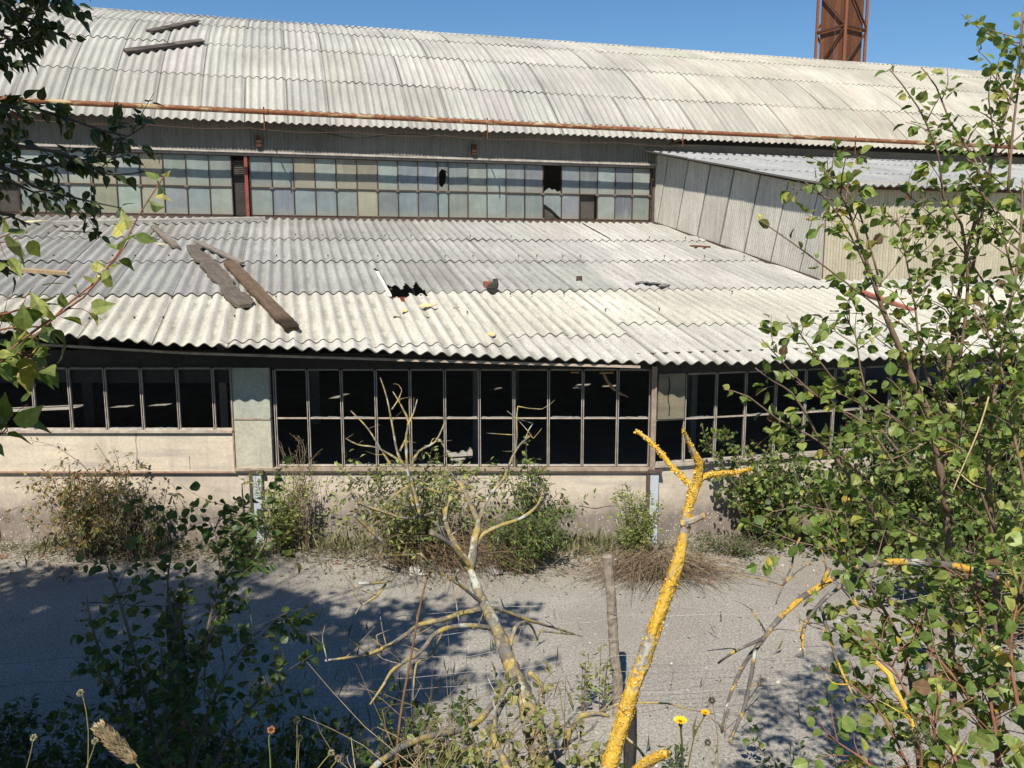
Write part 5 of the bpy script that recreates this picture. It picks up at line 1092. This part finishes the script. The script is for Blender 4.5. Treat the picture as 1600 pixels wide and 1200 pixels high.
# sparse dead stalks and runners on the yard behind the fence
mb = MB(); n = 1100; Xs = rng.uniform(-3.5, 5, n); Ys = rng.uniform(5.2, 8.4, n)*(1); k = rng.random(n) < np.where(Xs < .6, .9, .35)*np.clip((8.6-Ys)/2.5, .1, 1); Xs, Ys = Xs[k], Ys[k]; n = len(Xs)
add_leaves(mb, np.c_[Xs, Ys, np.zeros(n)], np.c_[rng.normal(size=(n, 2))*.3, np.ones(n)], np.c_[rng.normal(size=(n, 2)), np.zeros(n)], rng.uniform(.05, .26, n), palette(n, [(.17, .14, .09), (.11, .1, .045), (.1, .085, .06)], (2, 2, 2)), (LEAF_DIA[0]*np.array([1, .022, 1]), LEAF_DIA[1]))
n = 900; Xs = rng.uniform(-6, 6, n); Ys = rng.uniform(5.2, 10, n)
add_leaves(mb, np.c_[Xs, Ys, rng.uniform(.003, .015, n)], rng.normal(size=(n, 3))*np.array([1, 1, .15]), np.tile([0, 0, 1.], (n, 1))+rng.normal(size=(n, 3))*.4, rng.uniform(.015, .045, n), palette(n, [(.2, .15, .1), (.3, .22, .14), (.12, .09, .06), (.3, .12, .06)], (3, 2, 3, .5)), LEAF_OVAL)
o = mb.build('yard_weeds', M['leafd']); o['kind'] = 'stuff'
# ------------------------------------------------------------------ seed heads and flowers on the bank
def stalk(name, pts, Y, r, head, label, cat, hcol=(1, 1, 1), hr=.008, group=None, hmat='dry', scol=(.8, .9, .6)):
    P = trace(pts, Y); rt = empty(name, P[0]); tag(rt, label, cat, group); st = MB(); tube(st, P, [r, r*.8], 5, scol, step=.03); st.build('stalk', M['dry'], rt); h = MB(); top = P[-1]; d = P[-1]-P[-2]; d /= np.linalg.norm(d)
    if head == 'ball':
        n = 120; N_ = rng.normal(size=(n, 3)); N_ /= np.linalg.norm(N_, axis=1)[:, None]; add_leaves(h, top+d*hr*.6+N_*hr*.55, N_, rng.normal(size=(n, 3)), np.full(n, hr*.8), palette(n, [hcol], (1,)), LEAF_DIA)
    elif head == 'disc':
        for ring, (m, L, tilt) in enumerate(((18, hr*1.15, .35), (14, hr*.8, .7), (10, hr*.5, 1.2))):
            a = np.linspace(0, 6.283, m, endpoint=False)+ring*.2; D_ = np.c_[np.cos(a), np.sin(a)*.9-.25, np.full(m, tilt)]; add_leaves(h, np.tile(top+d*ring*.001, (m, 1)), D_, np.tile([0, -.5, 1.], (m, 1)), np.full(m, L), palette(m, [hcol], (1,)), LEAF_OVAL)
        tube(h, [top-d*hr*.9, top-d*hr*.3, top], [hr*.25, hr*.4, hr*.45], 8, (.1, .16, .04), smooth=False)
    elif head == 'spike':
        L = np.linalg.norm(P[-1]-P[-3]); n = 320; t = rng.random(n); a = rng.uniform(0, 6.283, n); x = np.cross(d, (0, 1, 0)); x /= np.linalg.norm(x); y = np.cross(d, x)
        N_ = np.cos(a)[:, None]*x+np.sin(a)[:, None]*y; add_leaves(h, P[-3]+(P[-1]-P[-3])*t[:, None]+N_*hr*(.4+.6*np.sin(np.pi*t))[:, None]*.7, d*.9+N_*.6, N_, rng.uniform(.012, .02, n), palette(n, [hcol], (1,)), LEAF_DIA)
    h.build('head', M['flower'] if hmat == 'flower' else M['leafd'], rt)
stalk('grass_spike', [(240, 1230), (212, 1192), (185, 1163), (157, 1137)], 1.3, .0012, 'spike', 'fluffy straw coloured grass spike leaning left at the bottom left', 'grass spike', (.5, .38, .24), .008)
stalk('straw_stalk', [(139, 1230), (139, 1150), (143, 1100), (146, 1063)], 1.6, .0016, 'none', 'tall bare straw stalk at the bottom left', 'stalk')  if False else None
BALL = 'round dry seed heads on thin stalks along the bottom'
for q, lab in (([(36, 1220), (47, 1180), (52, 1155)], 'leftmost round seed head at the bottom edge'), ([(136, 1230), (138, 1140), (130, 1090), (127, 1085)], 'grey tall seed head beside the fluffy grass spike'), ([(135, 1200), (146, 1170), (148, 1160)], 'small cream seed head just left of the fluffy grass spike'), ([(460, 1230), (464, 1180), (464, 1128)], 'dark thin seed head halfway along the bottom edge'), ([(468, 1220), (466, 1185), (468, 1156)], 'pale seed head right under the dark thin one'), ([(490, 1210), (505, 1190), (516, 1178)], 'greenish seed head leaning right near the bottom edge'), ([(510, 1210), (520, 1196), (527, 1187)], 'pinkish low seed head beside the greenish leaning one'), ([(1115, 1200), (1118, 1180), (1107, 1162)], 'brown seed head below the right yellow flower'), ([(1122, 1210), (1121, 1150), (1113, 1097)], 'tall black seed head right of the yellow flowers'), ([(657, 1200), (655, 1180), (653, 1172)], 'small pink seed head under the long dead limb')):
    dark = 'dark' in lab or 'black' in lab or 'brown' in lab; stalk('seed_head', q, 1.75, .0013, 'ball', lab, 'seed head', (.07, .055, .045) if dark else ((.4, .28, .22) if 'pink' in lab else (.42, .38, .24)), .0065, BALL)
stalk('red_bud', [(424, 1230), (422, 1180), (420, 1155), (423, 1143)], 1.7, .002, 'ball', 'flower bud with a red tip at the bottom left', 'bud', (.5, .2, .08), .007, scol=(.4, .7, .3))
stalk('yellow_flower', [(1066, 1260), (1067, 1190), (1064, 1140), (1063, 1127)], 1.9, .003, 'disc', 'open bright yellow flower beside the orange lichen branch', 'flower', (1, 1, 1), .016, 'yellow flowers at the bottom', 'flower', (.25, .35, .15))
stalk('yellow_flower', [(1075, 1200), (1085, 1150), (1098, 1125), (1102, 1114)], 1.95, .002, 'disc', 'half closed smaller yellow flower up and right of the open one', 'flower', (.95, .75, .6), .011, 'yellow flowers at the bottom', 'flower', (.5, .45, .2))
for q, Y, lab in (([(612, 1330), (622, 1150), (645, 1010), (660, 930), (672, 890)], 2.9, 'tall brown dead weed stem with a dark seed cluster left of the dead tree'), ([(1437, 1220), (1440, 1180), (1436, 1150)], 2.4, 'short dark dead weed stem at the bottom right')):
    rt = empty('dead_weed', trace(q, Y)[0]); tag(rt, lab, 'dead weed'); st, lf = MB(), MB(); tube(st, trace(q, Y), [.006, .003], 5, (.7, .5, .4)); top = trace(q, Y)[-1]
    n = 130; add_leaves(lf, top+rng.normal(size=(n, 3))*.028, rng.normal(size=(n, 3)), rng.normal(size=(n, 3)), rng.uniform(.01, .025, n), palette(n, [(.12, .1, .07), (.2, .17, .12)], (1, 1)), LEAF_DIA); st.build('stalk', M['dry'], rt); lf.build('seed_cluster', M['leafd'], rt)
# a last pass: drop the helper property
for o in bpy.data.objects:
    if '_w' in o: del o['_w']
